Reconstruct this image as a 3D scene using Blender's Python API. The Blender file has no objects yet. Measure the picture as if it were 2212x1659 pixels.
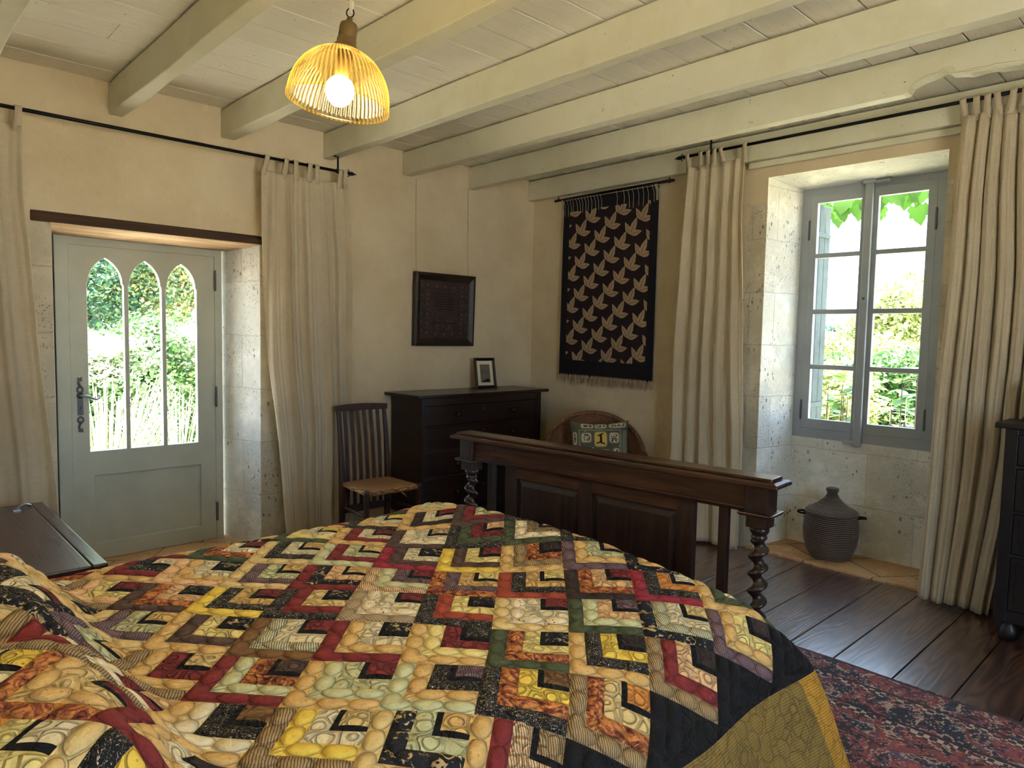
import bpy, bmesh, math, random
import numpy as np
from mathutils import Vector, Matrix
PI = math.pi
S = bpy.context.scene
COL = S.collection
rnd = random.Random(7)

# ---------------------------------------------------------------- mesh helpers
class MB:
    """collects vertices and faces of ONE mesh"""
    def __init__(s): s.v = []; s.f = []; s.m = []; s.sm = []
    def add(s, vs, fs, mi=0, smooth=False):
        b = len(s.v); s.v += [tuple(p) for p in vs]
        for f in fs: s.f.append(tuple(b + i for i in f)); s.m.append(mi); s.sm.append(smooth)
        return s
    def hexa(s, p, mi=0):
        return s.add(p, [(0,3,2,1),(4,5,6,7),(0,1,5,4),(1,2,6,5),(2,3,7,6),(3,0,4,7)], mi)
    def box(s, x0, y0, z0, x1, y1, z1, mi=0):
        return s.hexa([(x0,y0,z0),(x1,y0,z0),(x1,y1,z0),(x0,y1,z0),(x0,y0,z1),(x1,y0,z1),(x1,y1,z1),(x0,y1,z1)], mi)
    def frustum(s, x0, y0, x1, y1, z0, X0, Y0, X1, Y1, z1, mi=0):
        return s.hexa([(x0,y0,z0),(x1,y0,z0),(x1,y1,z0),(x0,y1,z0),(X0,Y0,z1),(X1,Y0,z1),(X1,Y1,z1),(X0,Y1,z1)], mi)
    def prism(s, poly, fn, d0, d1, mi=0):
        """poly of 2D points, fn(a,b,d)->xyz, extruded from d0 to d1"""
        n = len(poly); vs = [fn(a,b,d0) for a,b in poly] + [fn(a,b,d1) for a,b in poly]
        fs = [tuple(range(n-1,-1,-1)), tuple(range(n,2*n))] + [(i,(i+1)%n,n+(i+1)%n,n+i) for i in range(n)]
        return s.add(vs, fs, mi)
    def lathe(s, prof, c=(0,0,0), seg=24, mi=0, mat=None, cap=True, rfn=None):
        vs = []
        for r, z in prof:
            for k in range(seg):
                a = 2*PI*k/seg; rr = r*(rfn(a,z) if rfn else 1)
                p = Vector((rr*math.cos(a), rr*math.sin(a), z))
                if mat: p = mat @ p
                vs.append((p.x+c[0], p.y+c[1], p.z+c[2]))
        fs = []
        for i in range(len(prof)-1):
            for k in range(seg):
                k2 = (k+1) % seg
                fs.append((i*seg+k, i*seg+k2, (i+1)*seg+k2, (i+1)*seg+k))
        if cap:
            fs.append(tuple(range(seg-1,-1,-1))); fs.append(tuple((len(prof)-1)*seg+k for k in range(seg)))
        return s.add(vs, fs, mi, True)
    def tube(s, pts, r, seg=8, mi=0, closed=False, flat=1.0):
        pts = [Vector(p) for p in pts]; n = len(pts)
        rs = r if isinstance(r, (list,tuple)) else [r]*n
        t0 = (pts[1]-pts[0]).normalized()
        up = Vector((0,0,1)) if abs(t0.z) < .9 else Vector((1,0,0))
        nrm = (up - t0*up.dot(t0)).normalized()
        vs = []
        for i in range(n):
            if closed: t = (pts[(i+1)%n]-pts[i-1])
            else: t = pts[min(i+1,n-1)]-pts[max(i-1,0)]
            t = t.normalized() if t.length > 1e-9 else t0
            nrm = nrm - t*nrm.dot(t)
            nrm = nrm.normalized() if nrm.length > 1e-6 else t.orthogonal().normalized()
            b = t.cross(nrm)
            for k in range(seg):
                a = 2*PI*k/seg
                vs.append(pts[i] + nrm*(rs[i]*math.cos(a)) + b*(rs[i]*flat*math.sin(a)))
        fs = []
        for i in range(n if closed else n-1):
            j = (i+1) % n
            for k in range(seg):
                k2 = (k+1) % seg
                fs.append((i*seg+k, i*seg+k2, j*seg+k2, j*seg+k))
        if not closed:
            fs.append(tuple(range(seg-1,-1,-1))); fs.append(tuple((n-1)*seg+k for k in range(seg)))
        return s.add(vs, fs, mi, True)
    def grid(s, fn, nu, nv, mi=0, smooth=True):
        vs = [fn(i/nu, j/nv) for j in range(nv+1) for i in range(nu+1)]
        fs = [(j*(nu+1)+i, j*(nu+1)+i+1, (j+1)*(nu+1)+i+1, (j+1)*(nu+1)+i) for j in range(nv) for i in range(nu)]
        return s.add(vs, fs, mi, smooth)

OFF = {}
def thing(name, label, cat, loc=(0,0,0), rot=0, group=None, world=True):
    """an Empty at the thing's base; children given in world coordinates unless world=False"""
    o = bpy.data.objects.new(name, None); COL.objects.link(o)
    o.empty_display_size = .1
    o.location = loc; o.rotation_euler = (0,0,rot)
    OFF[o.name] = Vector(loc) if world else Vector((0,0,0))
    tag(o, label, cat, group); return o
def tag(o, label, cat, group=None, kind=None):
    if label: o['label'] = label
    if cat: o['category'] = cat
    if group: o['group'] = group
    if kind: o['kind'] = kind
    return o
def make(name, mb, mats, parent=None, loc=None, bevel=0, seg=2, smooth=None, solid=0, sub=0, label=None, fixn=True):
    me = bpy.data.meshes.new(name)
    off = OFF.get(parent.name, Vector((0,0,0))) if parent else Vector(loc or (0,0,0))
    vs = [(p[0]-off.x, p[1]-off.y, p[2]-off.z) for p in mb.v]
    me.from_pydata(vs, [], mb.f)
    if not isinstance(mats, (list,tuple)): mats = [mats]
    for m in mats: me.materials.append(m)
    me.polygons.foreach_set('material_index', mb.m)
    me.polygons.foreach_set('use_smooth', [True]*len(mb.f) if smooth else mb.sm)
    me.update()
    if fixn:
        bm = bmesh.new(); bm.from_mesh(me); bmesh.ops.recalc_face_normals(bm, faces=bm.faces); bm.to_mesh(me); bm.free()
    o = bpy.data.objects.new(name, me); COL.objects.link(o)
    if parent: o.parent = parent; OFF[o.name] = off
    elif loc: o.location = loc; OFF[o.name] = off
    else: OFF[o.name] = off
    if solid:
        md = o.modifiers.new('thickness','SOLIDIFY'); md.thickness = solid; md.offset = 0
    if bevel:
        md = o.modifiers.new('bevel','BEVEL'); md.width = bevel; md.segments = seg; md.limit_method = 'ANGLE'; md.angle_limit = .6
    if sub:
        md = o.modifiers.new('sub','SUBSURF'); md.levels = sub; md.render_levels = sub
    if label: o['label'] = label
    return o
def struct(o): o['kind'] = 'structure'; return o
def plate(name, loops, depth, fn, mats, parent=None, loc=None, bevel=0):
    """a flat board with holes: 2D curve filled and extruded; fn maps (a,b,d) to world"""
    cu = bpy.data.curves.new(name+'_c','CURVE'); cu.dimensions = '2D'; cu.fill_mode = 'BOTH'
    cu.extrude = depth/2; cu.bevel_depth = bevel; cu.bevel_resolution = 1
    for lp in loops:
        sp = cu.splines.new('POLY'); sp.points.add(len(lp)-1); sp.use_cyclic_u = True
        for q, (a,b) in zip(sp.points, lp): q.co = (a,b,0,1)
    t = bpy.data.objects.new(name+'_t', cu); COL.objects.link(t)
    dg = bpy.context.evaluated_depsgraph_get()
    me = bpy.data.meshes.new_from_object(t.evaluated_get(dg))
    mb = MB(); mb.add([fn(v.co.x, v.co.y, v.co.z) for v in me.vertices], [tuple(p.vertices) for p in me.polygons])
    bpy.data.objects.remove(t); bpy.data.curves.remove(cu); bpy.data.meshes.remove(me)
    return make(name, mb, mats, parent, loc)
def copy_tree(o, parent=None):
    c = o.copy(); COL.objects.link(c)
    if parent: c.parent = parent
    OFF[c.name] = OFF.get(o.name, Vector((0,0,0)))
    for ch in list(o.children): copy_tree(ch, c)
    return c

def lerp(a,b,t): return a+(b-a)*t
def interp(tab, x):
    xs = [t[0] for t in tab]; return float(np.interp(x, xs, [t[1] for t in tab]))
def sstep(a,b,x):
    t = min(1,max(0,(x-a)/(b-a))); return t*t*(3-2*t)

# ---------------------------------------------------------------- node helpers
def srgb(r,g,b):
    f = lambda c: (c/255/12.92) if c/255 <= .04045 else ((c/255+.055)/1.055)**2.4
    return (f(r),f(g),f(b),1)
class NT:
    def __init__(s, name):
        s.m = bpy.data.materials.new(name); s.m.use_nodes = True; s.t = s.m.node_tree
        s.b = s.t.nodes['Principled BSDF']; s.out = s.t.nodes['Material Output']
        s._c = None
    def n(s, typ, ins=None, **props):
        nd = s.t.nodes.new('ShaderNode'+typ)
        for k,v in props.items(): setattr(nd,k,v)
        for k,v in (ins or {}).items(): s.set(nd.inputs[k], v)
        return nd
    def set(s, sock, v):
        if isinstance(v, bpy.types.NodeSocket): s.t.links.new(v, sock)
        else: sock.default_value = v
    @property
    def obj(s):
        if not s._c: s._c = s.n('TexCoord')
        return s._c.outputs['Object']
    @property
    def uv(s):
        if not s._c: s._c = s.n('TexCoord')
        return s._c.outputs['UV']
    def map(s, v, scale=(1,1,1), rot=(0,0,0), loc=(0,0,0)):
        return s.n('Mapping', {'Vector':v,'Scale':scale,'Rotation':rot,'Location':loc}).outputs[0]
    def noise(s, v, scale, detail=4, rough=.55, dist=0):
        return s.n('TexNoise', {'Vector':v,'Scale':scale,'Detail':detail,'Roughness':rough,'Distortion':dist}).outputs[0]
    def vor(s, v, scale, feature='F1', rand=1, out='Distance'):
        return s.n('TexVoronoi', {'Vector':v,'Scale':scale,'Randomness':rand}, feature=feature).outputs[out]
    def math(s, op, a, b=0.0, c=None, clamp=False):
        nd = s.n('Math', operation=op, use_clamp=clamp); s.set(nd.inputs[0],a); s.set(nd.inputs[1],b)
        if c is not None: s.set(nd.inputs[2],c)
        return nd.outputs[0]
    def sep(s, v): return s.n('SeparateXYZ', {0:v}).outputs
    def comb(s, x,y,z=0.0): return s.n('CombineXYZ', {0:x,1:y,2:z}).outputs[0]
    def ramp(s, f, stops, interp='LINEAR'):
        nd = s.n('ValToRGB', {0:f}); cr = nd.color_ramp; cr.interpolation = interp
        while len(cr.elements) < len(stops): cr.elements.new(.5)
        for e,(p,c) in zip(cr.elements, stops):
            e.position = p; e.color = c if len(c)==4 else (*c,1)
        return nd.outputs[0]
    def step(s, f, a, b):
        """smooth 0..1 ramp of f between a and b"""
        return s.n('MapRange', {'Value':f,'From Min':a,'From Max':b,'To Min':0.0,'To Max':1.0}, interpolation_type='SMOOTHSTEP').outputs[0]
    def mix(s, f, a, b, blend='MIX'):
        nd = s.n('Mix', data_type='RGBA', blend_type=blend)
        s.set(nd.inputs[0],f); s.set(nd.inputs[6],a); s.set(nd.inputs[7],b); return nd.outputs[2]
    def bump(s, h, strength=.3, dist=.01, nrm=None):
        nd = s.n('Bump', {'Height':h,'Strength':strength,'Distance':dist})
        if nrm is not None: s.set(nd.inputs['Normal'], nrm)
        return nd.outputs[0]
    def fin(s, color=None, rough=None, normal=None, **kw):
        if color is not None: s.set(s.b.inputs['Base Color'], color)
        if rough is not None: s.set(s.b.inputs['Roughness'], rough)
        if normal is not None: s.set(s.b.inputs['Normal'], normal)
        for k,v in kw.items(): s.set(s.b.inputs[k.replace('_',' ')], v)
        return s.m
# ---------------------------------------------------------------- materials
MAT = {}
def plain(name, c, rough=.5, **kw):
    t = NT(name); MAT[name] = t.fin(c, rough, **kw); return MAT[name]
def paint(name, c, c2, rough=.6, sc=6, wear=None):
    t = NT(name); v = t.obj
    f = t.noise(v, sc, 5, .6)
    col = t.mix(t.step(f,.35,.7), c, c2)
    fine = t.noise(t.map(v,(30,30,30)), 2, 3)
    if wear:
        sp = t.noise(v, 55, 2, .5); sp2 = t.noise(v, 3, 3)
        msk = t.math('MULTIPLY', t.step(sp,.70,.76), t.step(sp2,.5,.62))
        col = t.mix(msk, col, wear)
    MAT[name] = t.fin(col, rough, t.bump(fine,.12,.004)); return MAT[name]
def wood(name, dark, light, axis=0, rough=.35, sc=1.0, bumps=.15, coat=0):
    t = NT(name); v = t.obj
    s3 = [14*sc]*3; s3[axis] = 1.1*sc
    w = t.map(v, tuple(s3))
    g = t.noise(w, 1.6, 6, .65, 1.2)
    fine = t.noise(t.map(v, tuple([q*7 if i!=axis else q*2 for i,q in enumerate(s3)])), 1.5, 3, .6)
    f = t.math('ADD', t.math('MULTIPLY', g, .75), t.math('MULTIPLY', fine, .25))
    col = t.ramp(f, [(.32,dark),(.68,light)])
    rr = t.math('ADD', t.math('MULTIPLY', fine, .18), rough-.09)
    MAT[name] = t.fin(col, rr, t.bump(f, bumps, .004), Coat_Weight=coat, Coat_Roughness=.2); return MAT[name]

def wall_mat(name, axis, lo, hi, ztop, inner):
    """cream plaster that gives way to pitted limestone round an opening (axis 0: wall runs along x, 1: along y)"""
    t = NT(name); P = t.n('NewGeometry').outputs['Position']; x = t.sep(P)
    h = x[axis]; d = x[1-axis]; z = x[2]
    n1 = t.noise(P, 2.2, 5, .6); n2 = t.noise(P, 9, 5, .65); n3 = t.noise(P, 70, 3, .6)
    pl = t.mix(t.step(n1,.3,.75), srgb(222,206,174), srgb(208,190,155))
    pl = t.mix(t.math('MULTIPLY', t.step(n2,.58,.75), .35), pl, srgb(196,176,146))
    # stone mask
    e = t.math('MINIMUM', t.math('SUBTRACT', h, lo), t.math('SUBTRACT', hi, h))
    e = t.math('MINIMUM', e, t.math('SUBTRACT', ztop, z))
    rag = t.math('MULTIPLY', t.math('SUBTRACT', t.noise(P, 5, 3), .5), .16)
    m = t.step(t.math('ADD', e, rag), -.004, .004)
    m = t.math('MAXIMUM', m, t.step(d, inner+.004, inner+.008))
    # limestone
    hv = t.math('ADD', x[0], x[1])
    br = t.n('TexBrick', {'Vector':t.comb(hv, t.math('ADD', z, t.math('MULTIPLY', t.noise(P,6,2), .02)), 0.0),'Scale':1.0,'Mortar Size':.004,'Mortar Smooth':.6,'Brick Width':.62,'Row Height':.37,
        'Color1':(0,0,0,1),'Color2':(1,1,1,1),'Mortar':(.5,.5,.5,1)})
    st = t.mix(br.outputs[0], srgb(222,222,212), srgb(206,203,192))
    st = t.mix(t.step(t.noise(P,3.5,5,.7),.42,.7), st, srgb(244,241,232))
    st = t.mix(t.math('MULTIPLY', br.outputs[1], .25), st, srgb(165,148,120))
    big = t.step(t.noise(P, 5, 3), .48, .62)
    pit = t.math('MULTIPLY', t.step(t.math('ADD', t.vor(t.map(P,(1,1,.6)), 28), t.math('MULTIPLY', t.noise(P,20,2), .5)), .50, .38), big)
    st = t.mix(t.math('MULTIPLY', pit, .75), st, srgb(120,100,72))
    pit2 = t.math('MULTIPLY', t.step(t.math('ADD', t.vor(t.map(P,(1,1,.7)), 75), t.math('MULTIPLY', t.noise(P,30,2), .4)), .46, .36), t.step(t.noise(P, 3.3, 3), .50, .60))
    st = t.mix(t.math('MULTIPLY', pit2, .6), st, srgb(110,92,66)); pit = t.math('MAXIMUM', pit, pit2)
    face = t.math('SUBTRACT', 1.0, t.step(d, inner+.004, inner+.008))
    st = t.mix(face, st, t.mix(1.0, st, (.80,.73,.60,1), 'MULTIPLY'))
    col = t.mix(m, pl, st)
    hp = t.math('ADD', t.math('ADD', t.math('MULTIPLY', n2, .8), t.math('MULTIPLY', n3, .15)), t.math('MULTIPLY', t.noise(P, 28, 4, .6), .25))
    hs = t.math('ADD', t.math('MULTIPLY', t.noise(P,24,5,.7), .7), t.math('SUBTRACT', 0.0, t.math('ADD', t.math('MULTIPLY', pit, .9), t.math('MULTIPLY', br.outputs[1], .6))))
    hh = t.n('Mix', {0:m, 2:hp, 3:hs}, data_type='FLOAT').outputs[0]
    MAT[name] = t.fin(col, .9, t.bump(hh, .55, .018)); return MAT[name]
wall_mat('plaster_door_wall', 0, .70, 2.19, 2.085, 4.66)
wall_mat('plaster_window_wall', 1, 1.12, 2.50, 2.45, 4.66)
paint('plaster', srgb(230,217,190), srgb(216,202,172), .9, 3)
paint('beam_paint', srgb(224,220,195), srgb(215,210,181), .55, 4, srgb(120,100,70))
def boards():
    t = NT('ceiling_board_paint'); v = t.obj
    r = t.n('NewGeometry').outputs['Random Per Island']
    g = t.noise(t.map(v,(2,22,22)), 2, 5, .6)
    col = t.mix(t.step(g,.3,.75), srgb(248,243,226), srgb(240,233,212))
    col = t.mix(t.math('MULTIPLY', r, .35), col, srgb(230,223,202))
    sp = t.math('MULTIPLY', t.step(t.noise(v,60,2),.69,.74), t.step(t.noise(v,2.2,3),.5,.6))
    col = t.mix(sp, col, srgb(110,90,62))
    kn = t.math('MULTIPLY', t.step(t.noise(t.map(v,(3,40,40)),1.5,3),.66,.72), t.step(t.noise(v,1.5,2),.52,.6))
    col = t.mix(t.math('MULTIPLY',kn,.5), col, srgb(140,120,90))
    MAT['boards'] = t.fin(col, .6, t.bump(g,.2,.004))
boards()
plain('gap_dark', srgb(24,18,12), .9)
def floorm():
    t = NT('floor_oak'); v = t.obj
    r = t.n('NewGeometry').outputs['Random Per Island']
    x = t.sep(v)
    vv = t.comb(t.math('MULTIPLY', x[0], 1.0), t.math('ADD', x[1], t.math('MULTIPLY', r, 9.0)), t.math('MULTIPLY', r, 5.0))
    wv = t.noise(t.map(vv,(.7,6,3)), 1.3, 2, .45)
    rings = t.math('FRACT', t.math('MULTIPLY', wv, 11.0))
    rings = t.math('ABSOLUTE', t.math('SUBTRACT', rings, .5))
    fine = t.noise(t.map(vv,(3,90,10)), 1.5, 4, .6)
    f = t.math('ADD', t.math('MULTIPLY', rings, 1.1), t.math('MULTIPLY', fine, .22))
    col = t.ramp(f, [(.12,srgb(52,30,23)),(.5,srgb(106,68,52)),(.95,srgb(132,92,72))])
    col = t.mix(t.math('MULTIPLY', r, .4), col, srgb(56,38,32))
    dust = t.math('MULTIPLY', t.step(t.noise(v,90,2),.72,.76), t.step(t.noise(v,3,2),.5,.62))
    col = t.mix(t.math('MULTIPLY',dust,.4), col, srgb(180,165,150))
    rr = t.math('ADD', .26, t.math('MULTIPLY', t.noise(v,9,4,.7), .08))
    MAT['floor'] = t.fin(col, rr, t.bump(f,.4,.005), Specular_IOR_Level=.8, Coat_Weight=1.0, Coat_Roughness=.25, Coat_IOR=2.1)
floorm()
def tile():
    t = NT('niche_flagstone'); v = t.n('NewGeometry').outputs['Position']
    w = t.map(v,(1,1,1),(0,0,.62))
    br = t.n('TexBrick', {'Vector':w,'Scale':1.0,'Mortar Size':.005,'Brick Width':.42,'Row Height':.36,'Color1':srgb(178,132,88),'Color2':srgb(196,158,112),'Mortar':srgb(92,72,54)})
    col = t.mix(t.math('MULTIPLY', t.step(t.noise(v,9,5,.7),.45,.7), .6), br.outputs[0], srgb(206,178,138))
    sp = t.math('MULTIPLY', t.step(t.noise(v,40,2),.68,.74), 1.0)
    col = t.mix(sp, col, srgb(80,58,42))
    MAT['tile'] = t.fin(col, .7, t.bump(t.noise(v,18,5,.7),.4,.01))
tile()
paint('door_paint', srgb(182,184,168), srgb(174,177,161), .5, 5)
paint('window_paint', srgb(158,163,166), srgb(148,154,158), .5, 5)
paint('shutter_paint', srgb(64,76,74), srgb(48,58,56), .8, 9, srgb(60,60,50))
def glass(name, tint=(1,1,1,1), refl=.06):
    t = NT(name); t.t.nodes.remove(t.b)
    tr = t.n('BsdfTransparent', {0:tint}); gl = t.n('BsdfGlossy', {'Roughness':.02})
    fr = t.n('LayerWeight', {'Blend':.12}).outputs['Fresnel']
    mx = t.n('MixShader', {0:t.math('MINIMUM', fr, refl*3), 1:tr.outputs[0], 2:gl.outputs[0]})
    t.t.links.new(mx.outputs[0], t.out.inputs[0]); MAT[name] = t.m
glass('pane_glass')
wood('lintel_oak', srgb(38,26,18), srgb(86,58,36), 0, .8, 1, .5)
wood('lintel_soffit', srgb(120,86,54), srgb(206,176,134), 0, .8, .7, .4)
wood('dark_oak_x', srgb(34,20,14), srgb(78,48,32), 0, .38, 1, .2)
wood('dark_oak_y', srgb(22,13,10), srgb(86,51,33), 1, .30, 1.2, .25, .3)
wood('dark_oak_z', srgb(24,15,11), srgb(54,34,25), 2, .38, 1, .2, .2)
wood('mahogany_x', srgb(20,12,11), srgb(46,26,22), 0, .33, 1, .08, .25)
wood('mahogany_z', srgb(22,12,11), srgb(50,24,20), 2, .36, 1, .08, .2)
wood('black_oak_y', srgb(13,11,12), srgb(30,24,23), 1, .4, 1, .1)
wood('chest_oak', srgb(50,30,26), srgb(86,54,44), 1, .30, 1, .3, .2)
wood('chair_oak', srgb(36,22,18), srgb(72,44,32), 2, .45, 1, .15)
plain('black_iron', srgb(18,18,20), .45, Metallic=.6)
plain('grey_iron', srgb(96,98,98), .5, Metallic=.7)
plain('bright_iron', srgb(150,152,150), .35, Metallic=.9)
plain('brass_aged', srgb(120,96,56), .5, Metallic=.55)
plain('cord_white', srgb(206,196,170), .7)
def linen():
    t = NT('linen'); v = t.obj
    wv = t.math('ADD', t.noise(t.map(v,(350,350,30)),1,2), t.noise(t.map(v,(30,30,350)),1,2))
    n = t.noise(v, 2.5, 3)
    col = t.mix(t.step(n,.3,.7), srgb(225,212,184), srgb(216,201,171))
    col = t.mix(t.math('MULTIPLY', t.step(wv,.85,1.25), .35), col, srgb(196,180,152))
    t.fin(col, .95, t.bump(wv,.25,.002), Sheen_Weight=.1)
    tl = t.n('BsdfTranslucent', {0:col}); mx = t.n('MixShader', {0:.28, 1:t.b.outputs[0], 2:tl.outputs[0]})
    t.t.links.new(mx.outputs[0], t.out.inputs[0]); MAT['linen'] = t.m
linen()
def leafm(name, c1, c2, c3, trans=.45):
    t = NT(name); r = t.n('NewGeometry').outputs['Random Per Island']
    col = t.ramp(r, [(0,c1),(.5,c2),(1,c3)])
    t.fin(col, .5)
    tl = t.n('BsdfTranslucent', {0:col}); mx = t.n('MixShader', {0:trans, 1:t.b.outputs[0], 2:tl.outputs[0]})
    t.t.links.new(mx.outputs[0], t.out.inputs[0]); MAT[name] = t.m
leafm('leaf_yellow', srgb(112,128,66), srgb(140,150,84), srgb(158,162,104))
leafm('leaf_green', srgb(54,92,48), srgb(84,122,66), srgb(116,144,80))
leafm('leaf_dark', srgb(46,82,62), srgb(66,104,76), srgb(96,126,84))
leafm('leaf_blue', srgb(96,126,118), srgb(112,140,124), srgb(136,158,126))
leafm('leaf_painted_sun', srgb(150,164,120), srgb(186,192,164), srgb(206,208,190))
leafm('grass_straw', srgb(140,140,96), srgb(178,174,140), srgb(104,124,60), .3)
leafm('vine_leaf', srgb(46,80,18), srgb(54,90,22), srgb(64,98,28), .45)
leafm('hydrangea_leaf', srgb(54,98,30), srgb(76,120,36), srgb(92,120,84), .4)
wood('bark', srgb(70,56,44), srgb(120,100,80), 2, .9, 1, .5)
def groundm():
    t = NT('garden_ground'); v = t.n('NewGeometry').outputs['Position']; x = t.sep(v)
    gr = t.mix(t.noise(v,3,4), srgb(228,222,208), srgb(214,208,192))
    me = t.mix(t.noise(v,2,4), srgb(180,176,142), srgb(196,188,156))
    m = t.step(t.math('ADD', x[0], t.math('MULTIPLY', t.noise(v,1.5,3), .8)), 5.4, 5.9)
    MAT['grass_ground'] = t.fin(t.mix(m, gr, me), .9)
groundm()
def quiltm():
    t = NT('patchwork_quilt')
    c = t.n('Attribute', attribute_name='patch_colour').outputs[0]
    p = t.n('Attribute', attribute_name='patch_print').outputs[2]
    uv = t.uv
    is_ = lambda k: t.math('MULTIPLY', t.step(p,k-.6,k-.4), t.step(p,k+.6,k+.4))
    n = t.noise(uv, 30, 4, .6)
    col = t.mix(t.math('MULTIPLY', t.step(n,.35,.7), .30), c, t.mix(1.0, c, (.55,.45,.36,1), 'MULTIPLY'))
    # dots, stripes, splatter, mottle, check
    dots = t.step(t.vor(uv, 75, rand=.7), .26, .18)
    col = t.mix(t.math('MULTIPLY', is_(1), dots), col, srgb(120,30,26))
    u = t.sep(uv)
    stripe = t.math('SINE', t.math('MULTIPLY', t.math('ADD', t.math('ADD',u[0],t.math('MULTIPLY',u[1],.25)), t.math('MULTIPLY', t.noise(uv,25,2), .012)), 900.0))
    col = t.mix(t.math('MULTIPLY', is_(2), t.step(stripe,.0,.5)), col, t.mix(.72, col, srgb(40,28,26)))
    sp = t.step(t.noise(uv, 130, 3, .6, 2.5), .585, .62)
    col = t.mix(t.math('MULTIPLY', is_(3), sp), col, srgb(190,172,140))
    mo = t.noise(uv, 26, 4, .65, 2)
    col = t.mix(t.math('MULTIPLY', is_(4), t.step(mo,.45,.6)), col, srgb(196,128,64))
    col = t.mix(t.math('MULTIPLY', is_(4), t.step(mo,.44,.36)), col, srgb(74,24,16))
    ck = t.math('MAXIMUM', t.step(t.math('SINE', t.math('MULTIPLY', t.math('ADD',u[0],u[1]), 520.0)),.72,.92), t.step(t.math('SINE', t.math('MULTIPLY', t.math('SUBTRACT',u[0],u[1]), 520.0)),.72,.92))
    col = t.mix(t.math('MULTIPLY', is_(5), t.math('MULTIPLY',ck,.75)), col, srgb(70,48,22))
    gd = t.step(t.vor(uv, 60, rand=1), .22, .14)
    col = t.mix(t.math('MULTIPLY', is_(6), t.math('MULTIPLY',gd,.45)), col, srgb(150,92,44))
    lf = t.step(t.noise(uv, 34, 3, .5, 1.5), .57, .60)
    col = t.mix(t.math('MULTIPLY', is_(7), lf), col, srgb(176,150,104))
    # quilting stitches: swirls round scattered centres and leaf shaped puffs
    v1 = t.n('TexVoronoi', {'Vector':uv,'Scale':21.0,'Randomness':.75}, feature='F1').outputs['Distance']
    ring = t.math('ABSOLUTE', t.math('SINE', t.math('MULTIPLY', v1, 7.0)))
    edge = t.vor(uv, 21, 'DISTANCE_TO_EDGE', .75)
    groove = t.math('MINIMUM', t.step(ring,0,.45), t.step(edge,0,.10))
    wr = t.noise(uv, 60, 3, .6)
    kk = t.math('DIVIDE', t.math('SUBTRACT', u[0], 3.0), .241); ii = t.math('DIVIDE', t.math('SUBTRACT', u[1], 3.0), .241)
    fa = t.math('FRACT', kk); fb = t.math('FRACT', ii); mm = t.math('MINIMUM', fa, fb); MM = t.math('MAXIMUM', fa, fb)
    cen = lambda q: t.math('MULTIPLY', t.math('SUBTRACT', t.math('FRACT', q), .5), 2.0)
    wob = t.math('MULTIPLY', t.math('SUBTRACT', t.noise(uv, 12, 2), .5), .25)
    qx = cen(t.math('DIVIDE', t.math('ADD', mm, t.math('MULTIPLY', wob, .1)), .21)); qy = cen(t.math('ADD', t.math('MULTIPLY', MM, 3.0), wob))
    e = t.math('ADD', t.math('MULTIPLY', qx, qx), t.math('MULTIPLY', qy, qy))
    petal = t.math('LESS_THAN', mm, .42)
    dome = t.step(e, 1.5, .1)
    pline = t.math('SUBTRACT', 1.0, t.step(t.math('ABSOLUTE', t.math('SUBTRACT', e, .96)), .05, .16))
    groove = t.n('Mix', {0:petal, 2:groove, 3:t.math('SUBTRACT', t.math('MULTIPLY', dome, 1.1), t.math('MULTIPLY', pline, .5))}, data_type='FLOAT').outputs[0]
    h = t.math('ADD', groove, t.math('MULTIPLY', wr, .55))
    sl = t.math('SUBTRACT', 1.0, t.step(t.math('MINIMUM', ring, t.math('MULTIPLY',edge,6.0)), .02, .09))
    sl = t.n('Mix', {0:petal, 2:sl, 3:pline}, data_type='FLOAT').outputs[0]
    col = t.mix(t.math('MULTIPLY', sl, .25), col, t.mix(.6, col, srgb(70,44,20)))
    col = t.mix(1.0, col, (1.5,1.47,1.42,1), 'MULTIPLY')
    weave = t.noise(uv, 900, 2)
    h = t.math('MULTIPLY', h, t.math('SUBTRACT', 1.0, t.math('MULTIPLY', is_(5), .65)))
    nb = t.bump(h, .9, .016)
    MAT['quilt'] = t.fin(col, .9, t.bump(weave,.12,.001,nb), Sheen_Weight=.0)
quiltm()
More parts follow.
